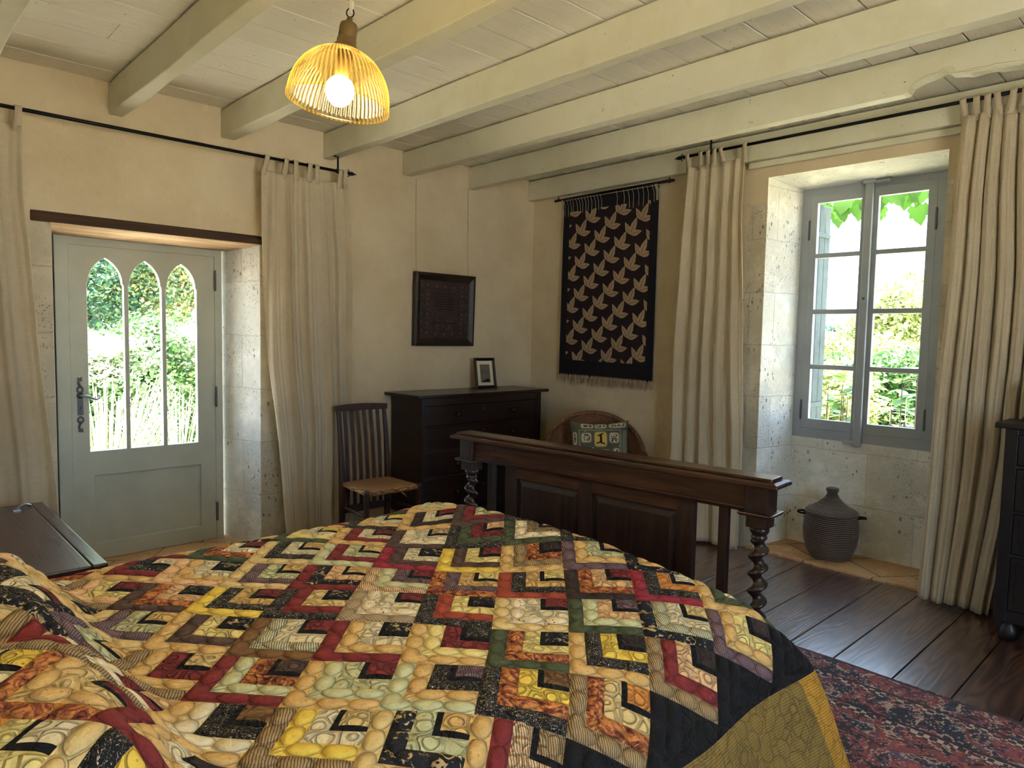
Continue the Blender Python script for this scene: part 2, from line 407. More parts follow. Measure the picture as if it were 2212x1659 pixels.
def rugm():
    t = NT('oriental_rug'); v = t.obj
    x = t.sep(v)
    q = t.n('MapRange', {'Value':0.0})
    # woven steps: snap to knots
    k = 150.0
    sx = t.math('DIVIDE', t.math('FLOOR', t.math('MULTIPLY', x[0], k)), k); sy = t.math('DIVIDE', t.math('FLOOR', t.math('MULTIPLY', x[1], k)), k)
    w = t.comb(sx, sy)
    d1 = t.noise(w, 5, 3, .55, 1.6)
    d2 = t.noise(t.map(w, loc=(3.1,1.7,0)), 11, 3, .6, 1.8)
    d3 = t.noise(t.map(w, loc=(7.3,4.1,0)), 26, 2, .5, 1.0)
    col = t.ramp(d1, [(0,srgb(26,28,44)),(.40,srgb(32,36,62)),(.48,srgb(112,46,52)),(.56,srgb(146,72,74)),(.63,srgb(52,28,28))], 'CONSTANT')
    col = t.mix(t.math('MULTIPLY', t.step(d2,.56,.565), 1.0), col, srgb(30,28,40))
    col = t.mix(t.math('MULTIPLY', t.step(d2,.40,.395), 1.0), col, srgb(140,66,66))
    line = t.math('MULTIPLY', t.step(t.math('ABSOLUTE', t.math('SUBTRACT', d1, .47)), .016, .013), 1.0)
    line2 = t.step(t.math('ABSOLUTE', t.math('SUBTRACT', d2, .48)), .010, .008)
    cr = t.mix(t.noise(w,3,2), srgb(196,170,152), srgb(160,128,112))
    col = t.mix(line, col, cr); col = t.mix(t.math('MULTIPLY',line2,t.step(d3,.45,.46)), col, cr)
    col = t.mix(t.math('MULTIPLY', t.step(d3,.66,.665), .9), col, srgb(60,72,112))
    col = t.mix(t.math('MULTIPLY', t.step(d3,.34,.335), .9), col, srgb(168,92,74))
    # border bands: distance to the rug edge (object origin at its +x +y corner)
    e = t.math('MULTIPLY', t.math('MAXIMUM', x[0], x[1]), -1.0)
    for a,b,cc in ((0,.018,srgb(70,26,32)),(.15,.165,srgb(28,24,30)),(.36,.375,srgb(28,24,30))):
        m = t.math('MULTIPLY', t.step(e,a,a+.002), t.step(e,b+.002,b)); col = t.mix(m, col, cc)
    for a,b in ((.165,.21),(.375,.42)):
        m = t.math('MULTIPLY', t.step(e,a,a+.002), t.step(e,b+.002,b))
        chk = t.n('TexChecker', {'Vector':w,'Scale':44.0,'Color1':srgb(196,174,158),'Color2':srgb(60,28,30)}).outputs[0]
        col = t.mix(t.math('MULTIPLY', m, t.step(d3,.47,.48)), col, chk)
    MAT['rug'] = t.fin(col, .95, t.bump(t.noise(v,260,2),.5,.004), Sheen_Weight=.15)
rugm()
def wicker(name, a, b, sc=1):
    t = NT(name); v = t.uv; x = t.sep(v)
    s1 = t.math('SINE', t.math('MULTIPLY', x[1], 2*PI*1.0)); par = t.math('FLOOR', x[1])
    s2 = t.math('SINE', t.math('ADD', t.math('MULTIPLY', x[0], 2*PI), t.math('MULTIPLY', par, PI)))
    h = t.math('MULTIPLY', t.math('ABSOLUTE', t.math('SINE', t.math('MULTIPLY', x[1], PI))), t.math('ADD', .6, t.math('MULTIPLY', s2, .4)))
    n = t.noise(t.obj_ if hasattr(t,'obj_') else v, .7, 3)
    col = t.ramp(t.math('ADD', t.math('MULTIPLY', h,.8), t.math('MULTIPLY', n,.2)), [(.12,a),(.7,b)])
    MAT[name] = t.fin(col, .5, t.bump(h,.9,.006)); return MAT[name]
wood('wicker_cane', srgb(70,44,28), srgb(150,104,72), 2, .45, 2, .2)
wicker('wicker', srgb(66,40,26), srgb(176,124,88))
def coil(name, a, b):
    """coiled basketry with pale stitches between dark coils"""
    t = NT(name); v = t.uv; x = t.sep(v)
    row = t.math('ABSOLUTE', t.math('SINE', t.math('MULTIPLY', x[1], PI)))
    stt = t.math('ABSOLUTE', t.math('SINE', t.math('MULTIPLY', x[0], PI)))
    gap = t.math('MULTIPLY', t.step(row,.75,.45), t.step(stt,.25,.6))
    col = t.mix(gap, a, b)
    MAT[name] = t.fin(col, .38, t.bump(t.math('ADD', row, t.math('MULTIPLY', stt, .25)),.8,.006)); return MAT[name]
coil('coiled_grass', srgb(46,38,36), srgb(186,160,140))
def rush():
    t = NT('rush_seat'); v = t.obj; x = t.sep(v)
    ax = t.math('ABSOLUTE', x[0]); ay = t.math('ABSOLUTE', t.math('SUBTRACT', x[1], -.19))
    tri = t.math('GREATER_THAN', ax, ay)
    al = t.n('Mix', {0:tri, 2:x[1], 3:x[0]}, data_type='FLOAT').outputs[0]
    al2 = t.n('Mix', {0:tri, 2:x[0], 3:x[1]}, data_type='FLOAT').outputs[0]
    wob = t.math('MULTIPLY', t.noise(v,30,3), .012)
    h = t.math('ABSOLUTE', t.math('SINE', t.math('MULTIPLY', t.math('ADD', al, wob), 420.0)))
    n = t.noise(v, 60, 3)
    col = t.ramp(t.math('ADD', t.math('MULTIPLY', h,.6), t.math('MULTIPLY', n,.4)), [(.1,srgb(70,45,26)),(.5,srgb(160,116,72)),(.85,srgb(206,162,110))])
    MAT['rush'] = t.fin(col, .75, t.bump(h,.9,.005))
rush()
plain('tapestry_black', srgb(16,14,20), .95)
plain('tapestry_brown', srgb(34,20,24), .95)
plain('tapestry_tan', srgb(172,148,118), .95)
plain('tapestry_thread', srgb(196,184,160), .9)
plain('frame_black', srgb(16,15,17), .4)
plain('mat_cream', srgb(226,214,186), .9)
plain('print_grey', srgb(140,126,106), .9)
plain('ink', srgb(40,32,26), .9)
wood('sampler_frame_oak', srgb(28,20,15), srgb(54,40,30), 2, .45, 1, .1)
def sampler():
    t = NT('sampler_linen'); v = t.obj
    n = t.noise(v, 12, 4, .6)
    col = t.mix(t.step(n,.35,.65), srgb(44,34,30), srgb(62,46,40))
    MAT['sampler'] = t.fin(col, .6, None, Coat_Weight=.0)
sampler()
plain('sampler_stitch', srgb(104,86,84), .9)
plain('sampler_ink', srgb(22,16,15), .9)
plain('cushion_green', srgb(88,90,72), .95)
plain('cushion_grey', srgb(126,130,110), .95)
plain('cushion_cream', srgb(206,196,164), .95)
plain('cushion_yellow', srgb(216,184,92), .95)
plain('cushion_red', srgb(150,78,58), .95)
plain('cushion_dark', srgb(34,36,38), .95)
plain('vase_green', srgb(30,38,34), .3)
def shadem():
    t = NT('ribbed_yellow_glass'); t.t.nodes.remove(t.b)
    c = (1,.72,.22,1)
    tr = t.n('BsdfTransparent', {0:(1,.86,.50,1)}); tl = t.n('BsdfTranslucent', {0:c}); df = t.n('BsdfDiffuse', {0:c}); gl = t.n('BsdfGlossy', {'Roughness':.2,0:(1,.93,.8,1)})
    a = t.n('MixShader', {0:.5, 1:tl.outputs[0], 2:df.outputs[0]})
    fr = t.n('LayerWeight', {'Blend':.35}).outputs['Facing']
    o = t.sep(t.obj); an = t.math('ARCTAN2', o[1], o[0])
    rib = t.step(t.math('SINE', t.math('MULTIPLY', an, 64.0)), -.5, .7)
    b = t.n('MixShader', {0:t.math('MULTIPLY', t.math('ADD', .020, t.math('MULTIPLY', fr, .075)), t.math('ADD', .12, t.math('MULTIPLY', rib, 1.9))), 1:tr.outputs[0], 2:a.outputs[0]})
    g = t.n('MixShader', {0:.015, 1:b.outputs[0], 2:gl.outputs[0]})
    t.t.links.new(g.outputs[0], t.out.inputs[0]); MAT['shade_glass'] = t.m
shadem()
def bulbm():
    t = NT('lit_opal_bulb'); t.fin((1,1,1,1),.4)
    t.b.inputs['Emission Color'].default_value = (1,.80,.50,1); t.b.inputs['Emission Strength'].default_value = 70
    MAT['bulb'] = t.m
bulbm()
# ---------------------------------------------------------------- the room (door wall: y=4.66, window wall: x=4.66)
X0, Y0, XW, YD, ZC = -1.7, -2.2, 4.66, 4.66, 2.93
def fx(a,b,d): return (a,b,d)
# floor: wide oak planks along x
mb = MB(); ys = [-2.2]
edges = [.30+.235*i for i in range(-11,0)] + [.30,.535,.775,1.005,1.265,1.485,1.745,1.99,2.235,2.48,2.73,2.97,3.21,3.46,3.70,3.94,4.19,4.43,4.66]
edges = [e for e in edges if e > Y0]; edges = [Y0]+edges
for i in range(len(edges)-1):
    a, b = edges[i]+.002, edges[i+1]-.002
    cut = X0 + 1.4 + (i*1.37) % 2.2
    for x0, x1 in ((X0-.0, cut-.0015), (cut+.0015, XW)):
        if x1-x0 > .05: mb.box(x0, a, -.03, x1, b, 0)
mb.box(X0-.4, Y0-.4, -.12, XW+.42, YD+.42, -.031, 1)
struct(make('floor', mb, [MAT['floor'], MAT['gap_dark']], bevel=.0025, seg=1))
# stone slabs in the two recesses
mb = MB(); mb.hexa([(4.645,1.255,-.03),(5.07,1.36,-.03),(5.07,2.31,-.03),(4.645,2.42,-.03),(4.645,1.255,.018),(5.07,1.36,.018),(5.07,2.31,.018),(4.645,2.42,.018)])
struct(make('trim_1', mb, MAT['tile'], bevel=.006))
mb = MB(); mb.hexa([(.82,4.645,-.03),(2.05,4.645,-.03),(1.93,5.06,-.03),(.90,5.06,-.03),(.82,4.645,.015),(2.05,4.645,.015),(1.93,5.06,.015),(.90,5.06,.015)])
struct(make('trim_2', mb, MAT['tile'], bevel=.006))
# door wall with splayed recess
T = .50
mb = MB(); o = YD+T
def wallhexa(mb, a0, a1, A0, A1, z0, z1, Z0, Z1, f):
    """inner rectangle a0..a1 x z0..z1 at depth 0, outer A0..A1 x Z0..Z1 at depth T"""
    mb.hexa([f(a0,0,z0),f(a1,0,z0),f(A1,T,Z0),f(A0,T,Z0),f(a0,0,z1),f(a1,0,z1),f(A1,T,Z1),f(A0,T,Z1)])
fd = lambda a,d,z: (a, YD+d, z)
wallhexa(mb, X0-.4,.834, X0-.4,.925, -.1,3.1, -.1,3.1, fd)
wallhexa(mb, 2.036,XW+T, 1.885,XW+T, -.1,3.1, -.1,3.1, fd)
wallhexa(mb, .834,2.036, .925,1.885, 2.144,3.1, 2.04,3.1, fd)
struct(make('wall_back', mb, MAT['plaster_door_wall']))
# window wall
mb = MB(); fw = lambda a,d,z: (XW+d, a, z)
wallhexa(mb, Y0-.4,1.265, Y0-.4,1.385, -.1,3.1, -.1,3.1, fw)
wallhexa(mb, 2.365,YD, 2.285,YD, -.1,3.1, -.1,3.1, fw)
wallhexa(mb, 1.265,2.365, 1.385,2.285, 2.63,3.1, 2.59,3.1, fw)
mb.box(5.06,1.2,-.1, XW+T,2.5,.80)
struct(make('wall_right', mb, MAT['plaster_window_wall']))
# the two walls behind the camera, each with an unseen window added for fill light
mb = MB()
mb.box(X0-.3,Y0-.3,-.1, .3,Y0,3.1); mb.box(2.0,Y0-.3,-.1, XW+T,Y0,3.1); mb.box(.3,Y0-.3,-.1,2.0,Y0,.5); mb.box(.3,Y0-.3,2.5,2.0,Y0,3.1)
struct(make('wall_front', mb, MAT['plaster']))
mb = MB()
mb.box(X0-.3,Y0,-.1, X0,-.05,3.1); mb.box(X0-.3,.55,-.1, X0,YD+T,3.1); mb.box(X0-.3,-.05,-.1,X0,.55,.9); mb.box(X0-.3,-.05,1.75,X0,.55,3.1)
struct(make('wall_left', mb, MAT['plaster']))
def simple_window(n, f, a0, a1, z0, z1):
    root = bpy.data.objects.new(n, None); COL.objects.link(root); root['kind'] = 'structure'; OFF[root.name] = Vector((0,0,0))
    mb = MB()
    def b(a,c,z,Z): 
        p = [f(a,.0,z),f(c,.0,z),f(c,.06,z),f(a,.06,z)]; q = [f(a,.0,Z),f(c,.0,Z),f(c,.06,Z),f(a,.06,Z)]; mb.hexa(p+q)
    b(a0,a0+.07,z0,z1); b(a1-.07,a1,z0,z1); b(a0+.07,a1-.07,z0,z0+.07); b(a0+.07,a1-.07,z1-.07,z1)
    m = (a0+a1)/2; b(m-.04,m+.04,z0+.07,z1-.07)
    make('window_frame', mb, MAT['window_paint'], root)
    mb = MB(); mb.add([f(a0+.07,.03,z0+.07),f(a1-.07,.03,z0+.07),f(a1-.07,.03,z1-.07),f(a0+.07,.03,z1-.07)],[(0,1,2,3)])
    make('pane', mb, MAT['pane_glass'], root)
simple_window('fill_window_2', lambda a,d,z: (a, Y0-.2+d, z), .3, 2.0, .5, 2.5)
simple_window('fill_window_3', lambda a,d,z: (X0-.2+d, a, z), -.05, .55, .9, 1.75)
# ceiling: boards along x over the beams
mb = MB(); y = Y0; i = 0
bw = [2.31,2.55,2.78,3.05,3.285,3.52,3.755,3.99,4.225,4.46,4.66]
lo = []; yy = 2.31
while yy > Y0: yy -= .222 if len(lo)%2 else .215; lo.append(max(yy,Y0))
ed = sorted(lo)+bw
for a,b in zip(ed[:-1], ed[1:]):
    g = .0026+.0024*((i*7)%3==0); dz = .0012*((i*5)%3)
    xs = [X0, X0+.9+((i*1.31)%2.4), 3.55+((i*.77)%.8), XW]
    for x0,x1 in zip(xs[:-1],xs[1:]): mb.box(x0+.001,a+g,ZC+dz,x1-.001,b-g,ZC+.03)
    i += 1
mb.box(X0-.3,Y0-.3,ZC+.03,XW+T,YD+T,ZC+.09,1)
struct(make('ceiling', mb, [MAT['boards'], MAT['gap_dark']], bevel=.002, seg=1))
# beams along y
bx = [(.455,.54),(1.135,1.212),(1.782,1.872),(2.507,2.578),(3.19,3.268),(3.862,3.935)]
n = 3
for q in [(-.22,-.14),(-.90,-.82)]+bx:
    mb = MB()
    if q[0] == 3.862:
        prof = [(YD,2.742),(1.27,2.742),(1.25,2.748),(1.235,2.775),(1.19,2.792),(1.14,2.80),(1.085,2.812),(1.06,2.79),(1.03,2.786),(.98,2.772),(.91,2.778),(.86,2.766),(.79,2.758),(.70,2.768),(.62,2.76),(.5,2.752),(.42,2.742),(Y0,2.742),(Y0,2.919),(YD,2.919)]
        mb.prism(prof, lambda a,b,d: (d,a,b), q[0], q[1])
        R_ = random.Random(6)
        for pts in ([(1.235,2.772),(1.17,2.799),(1.11,2.806),(1.07,2.792)],[(1.12,2.812),(1.09,2.822),(1.055,2.815),(1.045,2.798)],[(1.08,2.795),(.98,2.776),(.86,2.770),(.74,2.764)],[(1.03,2.792),(.93,2.782),(.84,2.772),(.70,2.770)],[(.98,2.778),(.88,2.784),(.80,2.774),(.64,2.764)],[(.90,2.77),(.80,2.768),(.72,2.772),(.60,2.758)]):
            mb.tube([(q[0]-.002-R_.uniform(0,.006),a,b) for a,b in pts], [.002,.0065,.006,.0015], 6, flat=.6)
    else:
        N_ = 26
        vs = []; 
        for k in range(N_+1):
            y = lerp(Y0, YD, k/N_); j = lambda s: .004*math.sin(k*s+q[0]*9)
            vs += [(q[0]+j(1.3),y,2.742+j(.9)*.6),(q[1]+j(1.7),y,2.742+j(1.1)*.6),(q[1]+j(1.7)*.5,y,2.919),(q[0]+j(1.3)*.5,y,2.919)]
        fs = [(0,1,2,3),(N_*4+3,N_*4+2,N_*4+1,N_*4)]
        for k in range(N_):
            for c in range(4): fs.append((k*4+c,(k+1)*4+c,(k+1)*4+(c+1)%4,k*4+(c+1)%4))
        mb.add(vs, fs)
    struct(make('trim_%d'%n, mb, MAT['beam_paint'], bevel=.006)); n += 1
# torn splinters left on the broken beam
# wall plate beam along the window wall
mb = MB(); mb.box(4.58,Y0,2.745,4.658,YD-.002,2.919)
struct(make('trim_%d'%n, mb, MAT['beam_paint'], bevel=.006)); n += 1
mb = MB(); mb.box(4.625,1.12,2.70,4.659,2.50,2.742)
struct(make('trim_%d'%n, mb, MAT['beam_paint'], bevel=.004)); n += 1
# dark oak lintel over the door
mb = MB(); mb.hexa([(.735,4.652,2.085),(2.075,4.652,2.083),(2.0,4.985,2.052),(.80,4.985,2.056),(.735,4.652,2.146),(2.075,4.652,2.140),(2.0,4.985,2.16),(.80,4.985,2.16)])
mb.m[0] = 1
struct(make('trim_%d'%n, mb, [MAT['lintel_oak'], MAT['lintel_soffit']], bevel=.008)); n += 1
# ------------------------------------------------ door_1
door = bpy.data.objects.new('door_1', None); COL.objects.link(door); door['kind'] = 'structure'; OFF[door.name] = Vector((0,0,0))
YF = 4.98
fr = plate('door_frame', [[(.905,.016),(.905,2.056),(1.897,2.056),(1.897,.016),(1.853,.016),(1.853,2.010),(.972,2.010),(.972,.016)]], .07, lambda a,b,d: (a,YF+.04-d,b), MAT['door_paint'], door, bevel=.003)
def arch(xa, xb, zb=.716, zs=1.785, za=1.945, inset=.008):
    """pointed light with small shoulders below the arch"""
    pts = [(xa,zb),(xb,zb),(xb,zs-.012),(xb-inset,zs)]
    w = (xb-xa)/2-inset; c = (xa+xb)/2; hgt = za-zs
    # two-centred pointed arch through springing and apex
    R = (hgt*hgt+w*w)/(2*w)
    for k in range(1,9):
        z = hgt*k/8; pts.append((c + (math.sqrt(max(R*R-z*z,0))-(R-w)), zs+z))
    for k in range(7,-1,-1):
        z = hgt*k/8; pts.append((c - (math.sqrt(max(R*R-z*z,0))-(R-w)), zs+z))
    pts += [(xa,zs-.012)]
    return pts
L1, L2, L3 = (1.069,1.284), (1.303,1.510), (1.529,1.734)
leafo = [(.976,.022),(1.850,.022),(1.850,2.006),(.976,2.006)]
panel = [(1.090,.122),(1.750,.122),(1.750,.565),(1.090,.565)]
leaf = plate('door_leaf', [leafo, arch(*L1), arch(*L2), arch(*L3), panel], .036, lambda a,b,d: (a,YF+.030-d,b), MAT['door_paint'], door, bevel=.004)
mb = MB(); mb.box(1.082,YF+.022,.115,1.758,YF+.034,.572); make('lower_panel', mb, MAT['door_paint'], leaf)
mb = MB()
for z in (.567,.122): mb.box(1.09,YF+.014,z-.006,1.75,YF+.024,z+.006)
for x in (1.09,1.75): mb.box(x-.006,YF+.014,.122,x+.006,YF+.024,.567)
make('panel_moulding', mb, MAT['door_paint'], leaf, bevel=.002)
for (xa,xb) in (L1,L2,L3):
    mb = MB(); mb.add([(xa-.004,YF+.034,.712),(xb+.004,YF+.034,.712),(xb+.004,YF+.034,1.95),(xa-.004,YF+.034,1.95)],[(0,1,2,3)])
    make('pane', mb, MAT['pane_glass'], leaf)
mb = MB()
for a in ((.95,YF+.042,.02,.992,YF+.072,2.03),(1.834,YF+.042,.02,1.88,YF+.072,2.03),(.992,YF+.042,1.990,1.834,YF+.072,2.03)): mb.box(*a)
make('door_stop', mb, MAT['door_paint'], door)
# wrought handle plate: scrolls, ring, body
mb = MB(); yb = YF+.004
mb.box(1.007,yb-.003,.955,1.038,yb+.004,1.062)
for zc in (1.115,.925): mb.tube([(1.0225+.015*math.cos(a),yb,zc+.018*math.sin(a)) for a in np.linspace(0,2*PI,16,False)], .0055, 6, closed=True)
mb.lathe([(.019,0),(.019,.006)], (1.022,yb+.002,1.078), 16, mat=Matrix.Rotation(PI/2,4,'X'))
for sg,z0 in ((1,1.135),(-1,.905)):
    mb.tube([(1.0225,yb,z0),(1.014,yb,z0+sg*.02),(1.016,yb,z0+sg*.038),(1.026,yb,z0+sg*.044),(1.033,yb,z0+sg*.034)], [.007,.008,.007,.006,.004], 6)
    mb.box(1.009,yb-.002,min(z0,z0-sg*.012),1.036,yb+.003,max(z0,z0-sg*.012)+.001)
    mb.tube([(1.010,yb,z0+sg*.052),(1.022,yb,z0+sg*.046),(1.034,yb,z0+sg*.055)], .005, 6)
hp = make('handle_plate', mb, MAT['grey_iron'], leaf)
mb = MB(); mb.box(1.020,yb-.0045,.992,1.0245,yb-.0005,1.008); make('keyhole', mb, MAT['gap_dark'], hp)
mb = MB(); mb.tube([(1.022,YF+.0,1.078),(1.022,YF-.030,1.078),(1.034,YF-.040,1.080),(1.058,YF-.042,1.074),(1.085,YF-.042,1.058),(1.104,YF-.042,1.053),(1.118,YF-.042,1.060),(1.121,YF-.042,1.072),(1.114,YF-.042,1.079),(1.106,YF-.042,1.075)], [.008,.008,.009,.009,.008,.0065,.006,.005,.005,.004], 10)
make('door_handle', mb, MAT['bright_iron'], leaf)
for z0,z1 in ((1.772,1.916),(.961,1.106),(.147,.283)):
    mb = MB(); mb.lathe([(.004,z0),(.008,z0+.006),(.008,(z0+z1)/2-.002),(.0065,(z0+z1)/2),(.008,(z0+z1)/2+.002),(.008,z1-.006),(.004,z1)], (1.853,YF-.002,0), 10)
    make('hinge', mb, MAT['grey_iron'], door)
# ------------------------------------------------ window_1
win = bpy.data.objects.new('window_1', None); COL.objects.link(win); win['kind'] = 'structure'; OFF[win.name] = Vector((0,0,0))
XF = 5.075
gx = lambda a,b,d: (XF-d, a, b)
plate('window_frame', [[(1.372,.792),(2.300,.792),(2.300,2.606),(1.372,2.606)],[(1.425,.868),(2.240,.868),(2.240,2.552),(1.425,2.552)]], .07, lambda a,b,d: (XF+.03-d,a,b), MAT['window_paint'], win, bevel=.003)
mb = MB(); mb.box(XF-.042,1.806,.775,XF-.004,1.858,2.59)
make('centre_batten', mb, MAT['window_paint'], win, bevel=.008, seg=3)
mb = MB(); mb.box(XF-.05,1.79,2.574,XF-.02,1.872,2.604); mb.box(XF-.048,1.70,2.57,XF-.02,1.79,2.590); make('latch', mb, MAT['window_paint'], win, bevel=.004)
mb = MB(); mb.box(XF-.050,1.83,.79,XF-.03,1.92,.815); make('latch', mb, MAT['window_paint'], win, bevel=.004)
mb = MB(); mb.lathe([(.009,0),(.009,.004),(.004,.006)], (XF-.042,1.832,1.80), 12, mat=Matrix.Rotation(-PI/2,4,'Y')); make('bolt', mb, MAT['grey_iron'], win)
zb = [.935,1.305,1.331,1.702,1.728,2.102,2.126,2.493]
for (a,b,ga,gb) in ((1.428,1.832,1.474,1.780),(1.834,2.237,1.883,2.190)):
    holes = [[(ga,zb[k]),(gb,zb[k]),(gb,zb[k+1]),(ga,zb[k+1])] for k in (0,2,4,6)]
    s_ = plate('sash', [[(a,.871),(b,.871),(b,2.549),(a,2.549)]]+holes, .03, lambda a_,b_,d: (XF+.008-d,a_,b_), MAT['window_paint'], win, bevel=.004)
    for k in (0,2,4,6):
        mb = MB(); mb.add([(XF+.014,ga-.003,zb[k]-.003),(XF+.014,gb+.003,zb[k]-.003),(XF+.014,gb+.003,zb[k+1]+.003),(XF+.014,ga-.003,zb[k+1]+.003)],[(0,1,2,3)])
        make('pane', mb, MAT['pane_glass'], s_)
mb = MB()
for a in ((XF+.024,1.40,.84,XF+.05,1.446,2.57),(XF+.024,2.219,.84,XF+.05,2.262,2.57),(XF+.024,1.446,2.532,XF+.05,2.219,2.57),(XF+.024,1.446,.84,XF+.05,2.219,.888)): mb.box(*a)
make('window_stop', mb, MAT['window_paint'], win)
for yh in (1.425,2.240):
    for z0 in (1.0,2.30):
        mb = MB(); mb.lathe([(.004,z0-.07),(.007,z0-.065),(.007,z0),(.005,z0+.002),(.007,z0+.004),(.007,z0+.065),(.003,z0+.075)], (XF-.012,yh,0), 10); make('hinge', mb, MAT['grey_iron'], win)
# ---------------------------------------------------------------- bed
bed = thing('oak_bed', 'dark oak double bed with barley-twist footposts and panelled footboard, under the patchwork quilt', 'bed', (2.50,1.163,0), math.radians(4.8), world=False)
def twist(mb, c, z0, z1, R, r, turns, n=64):
    """barley twist: an offset round section spiralling up"""
    seg = 16; vs = []; N_ = n
    for k in range(N_+1):
        z = lerp(z0,z1,k/N_); ph = 2*PI*turns*k/N_
        e = R*min(1, k/5, (N_-k)/5)
        for q in range(seg):
            a = 2*PI*q/seg
            vs.append((c[0]+e*math.cos(ph)+r*math.cos(a), c[1]+e*math.sin(ph)+r*math.sin(a), z))
    fs = [(k*seg+q, k*seg+(q+1)%seg, (k+1)*seg+(q+1)%seg, (k+1)*seg+q) for k in range(N_) for q in range(seg)]
    mb.add(vs, fs, 0, True)
for s_ in (.077, 1.632):
    mb = MB()
    mb.box(-.046,s_-.046,.842,.046,s_+.046,.955)
    p = make('post_block', mb, MAT['dark_oak_z'], bed, bevel=.004)
    mb = MB(); mb.frustum(-.062,s_-.062,.062,s_+.062,.838,-.068,s_-.068,.068,s_+.068,.852); make('post_collar', mb, MAT['dark_oak_y'], bed, bevel=.005, seg=3)
    mb = MB(); mb.box(-.040,s_-.040,.792,.040,s_+.040,.838)
    mb.lathe([(.024,.742),(.030,.748),(.030,.754),(.026,.758),(.027,.762),(.033,.770),(.036,.778),(.036,.784),(.034,.792)], (0,s_,0), 24, cap=True)
    twist(mb, (0,s_), .18, .745, .012, .0265, 8.4 if s_<1 else -8.4, 150)
    mb.lathe([(.03,.17),(.036,.176),(.036,.182),(.028,.19)], (0,s_,0), 24)
    mb.box(-.042,s_-.042,.06,.042,s_+.042,.172); mb.lathe([(.03,0),(.04,.02),(.04,.045),(.03,.06)], (0,s_,0), 20)
    make('twist_post', mb, MAT['dark_oak_z'], bed, bevel=.003)
mb = MB(); mb.box(-.078,-.010,.955,.078,1.722,.968); mb.frustum(-.078,-.010,.078,1.722,.968,-.066,.005,.066,1.708,.977); mb.box(-.054,.018,.977,.054,1.695,.989)
make('top_rail', mb, MAT['dark_oak_y'], bed, bevel=.004, seg=3)
mb = MB(); mb.box(-.026,.122,.862,.026,1.588,.956)
make('frieze_rail', mb, MAT['dark_oak_y'], bed, bevel=.003)
mb = MB(); mb.frustum(-.034,.122,.034,1.588,.848,-.042,.122,.042,1.588,.858); mb.box(-.036,.122,.858,.036,1.588,.866)
make('rail_moulding', mb, MAT['dark_oak_y'], bed, bevel=.003)
for s_ in (.219, 1.482):
    mb = MB(); mb.box(-.016,s_-.019,.20,.016,s_+.019,.850); make('baluster', mb, MAT['dark_oak_z'], bed, bevel=.003)
mb = MB(); mb.box(-.035,.10,.12,.035,1.61,.21); make('bottom_rail', mb, MAT['dark_oak_y'], bed, bevel=.003)
for a,b in ((.345,.417),(.845,.915),(1.300,1.374)):
    mb = MB(); mb.box(-.019,a,.21,.019,b,.850); make('stile', mb, MAT['dark_oak_z'], bed, bevel=.002)
for a,b in ((.417,.845),(.915,1.300)):
    for z0,z1 in ((.795,.850),(.21,.27)):
        mb = MB(); mb.box(-.018,a,z0,.018,b,z1); make('panel_rail', mb, MAT['dark_oak_y'], bed, bevel=.002)
    mb = MB(); mb.box(-.004,a,.27,.006,b,.795)
    mb.add([(-.004,a+.008,.278),(-.004,b-.008,.278),(-.004,b-.008,.787),(-.004,a+.008,.787),(-.013,a+.035,.305),(-.013,b-.035,.305),(-.013,b-.035,.760),(-.013,a+.035,.760)],
           [(0,1,5,4),(1,2,6,5),(2,3,7,6),(3,0,4,7),(4,5,6,7)])
    make('panel', mb, MAT['dark_oak_z'], bed, bevel=.001)
for s_ in (.12, 1.56):
    mb = MB(); mb.box(-2.30,s_-.018,.20,-.045,s_+.018,.33); make('side_rail', mb, MAT['mahogany_x'], bed, bevel=.003)
    mb = MB(); mb.box(-2.36,s_-.04,0,-2.29,s_+.04,.45); make('leg', mb, MAT['dark_oak_z'], bed, bevel=.004)
mb = MB(); mb.box(-2.30,.14,.23,-.045,1.54,.255); make('slat_base', mb, MAT['mahogany_x'], bed)
# mattress
mb = MB()
mb.box(.18,1.20,.256,2.20,2.80,.555)
tag(make('mattress', mb, MAT['linen'], loc=(1.3,1.9,.256), bevel=.05, seg=4), 'thick pale mattress on the oak bed, hidden beneath the patchwork quilt', 'mattress')

# ---------------------------------------------------------------- chests of drawers
def knob_mb(p, d, r=.019):
    """turned knob at p pointing along d"""
    mb = MB(); q = Vector(d).to_track_quat('Z','Y').to_matrix().to_4x4()
    mb.lathe([(r*.55,-.002),(r*.55,.010),(r*.5,.014),(r*.9,.020),(r,.028),(r*.93,.036),(r*.6,.041),(r*.2,.043)], p, 20, mat=q); return mb
def bun(c, r=.045, h=.09):
    mb = MB(); mb.lathe([(r*.55,0),(r*.85,h*.12),(r,h*.40),(r*.92,h*.66),(r*.6,h*.84),(r*.65,h*.9),(r*.65,h)], c, 20); return mb
d1 = thing('chest_of_drawers', 'dark mahogany chest of four long drawers in the corner, small framed print on top', 'chest of drawers', (3.73,4.43,0))
mb = MB(); xa,xb,ya,yb2 = 3.090,4.372,4.235,4.64
mb.box(xa,ya+.02,.10,xa+.025,yb2,1.018); mb.box(xb-.025,ya+.02,.10,xb,yb2,1.018); mb.box(xa+.02,yb2-.02,.10,xb-.02,yb2,1.018); mb.box(xa+.02,ya+.02,.10,xb-.02,yb2,.13); mb.box(xa+.02,ya+.03,.99,xb-.02,yb2,1.018)
make('carcass', mb, MAT['mahogany_z'], d1, bevel=.003)
mb = MB(); mb.box(xa,ya,.10,xa+.033,ya+.022,1.018); mb.box(xb-.055,ya,.10,xb,ya+.022,1.018)
for z in (.955,.786,.607,.394,.10): mb.box(xa+.033,ya+.001,z,xb-.055,ya+.022,z+(.063 if z>.9 else .014 if z>.2 else .05))
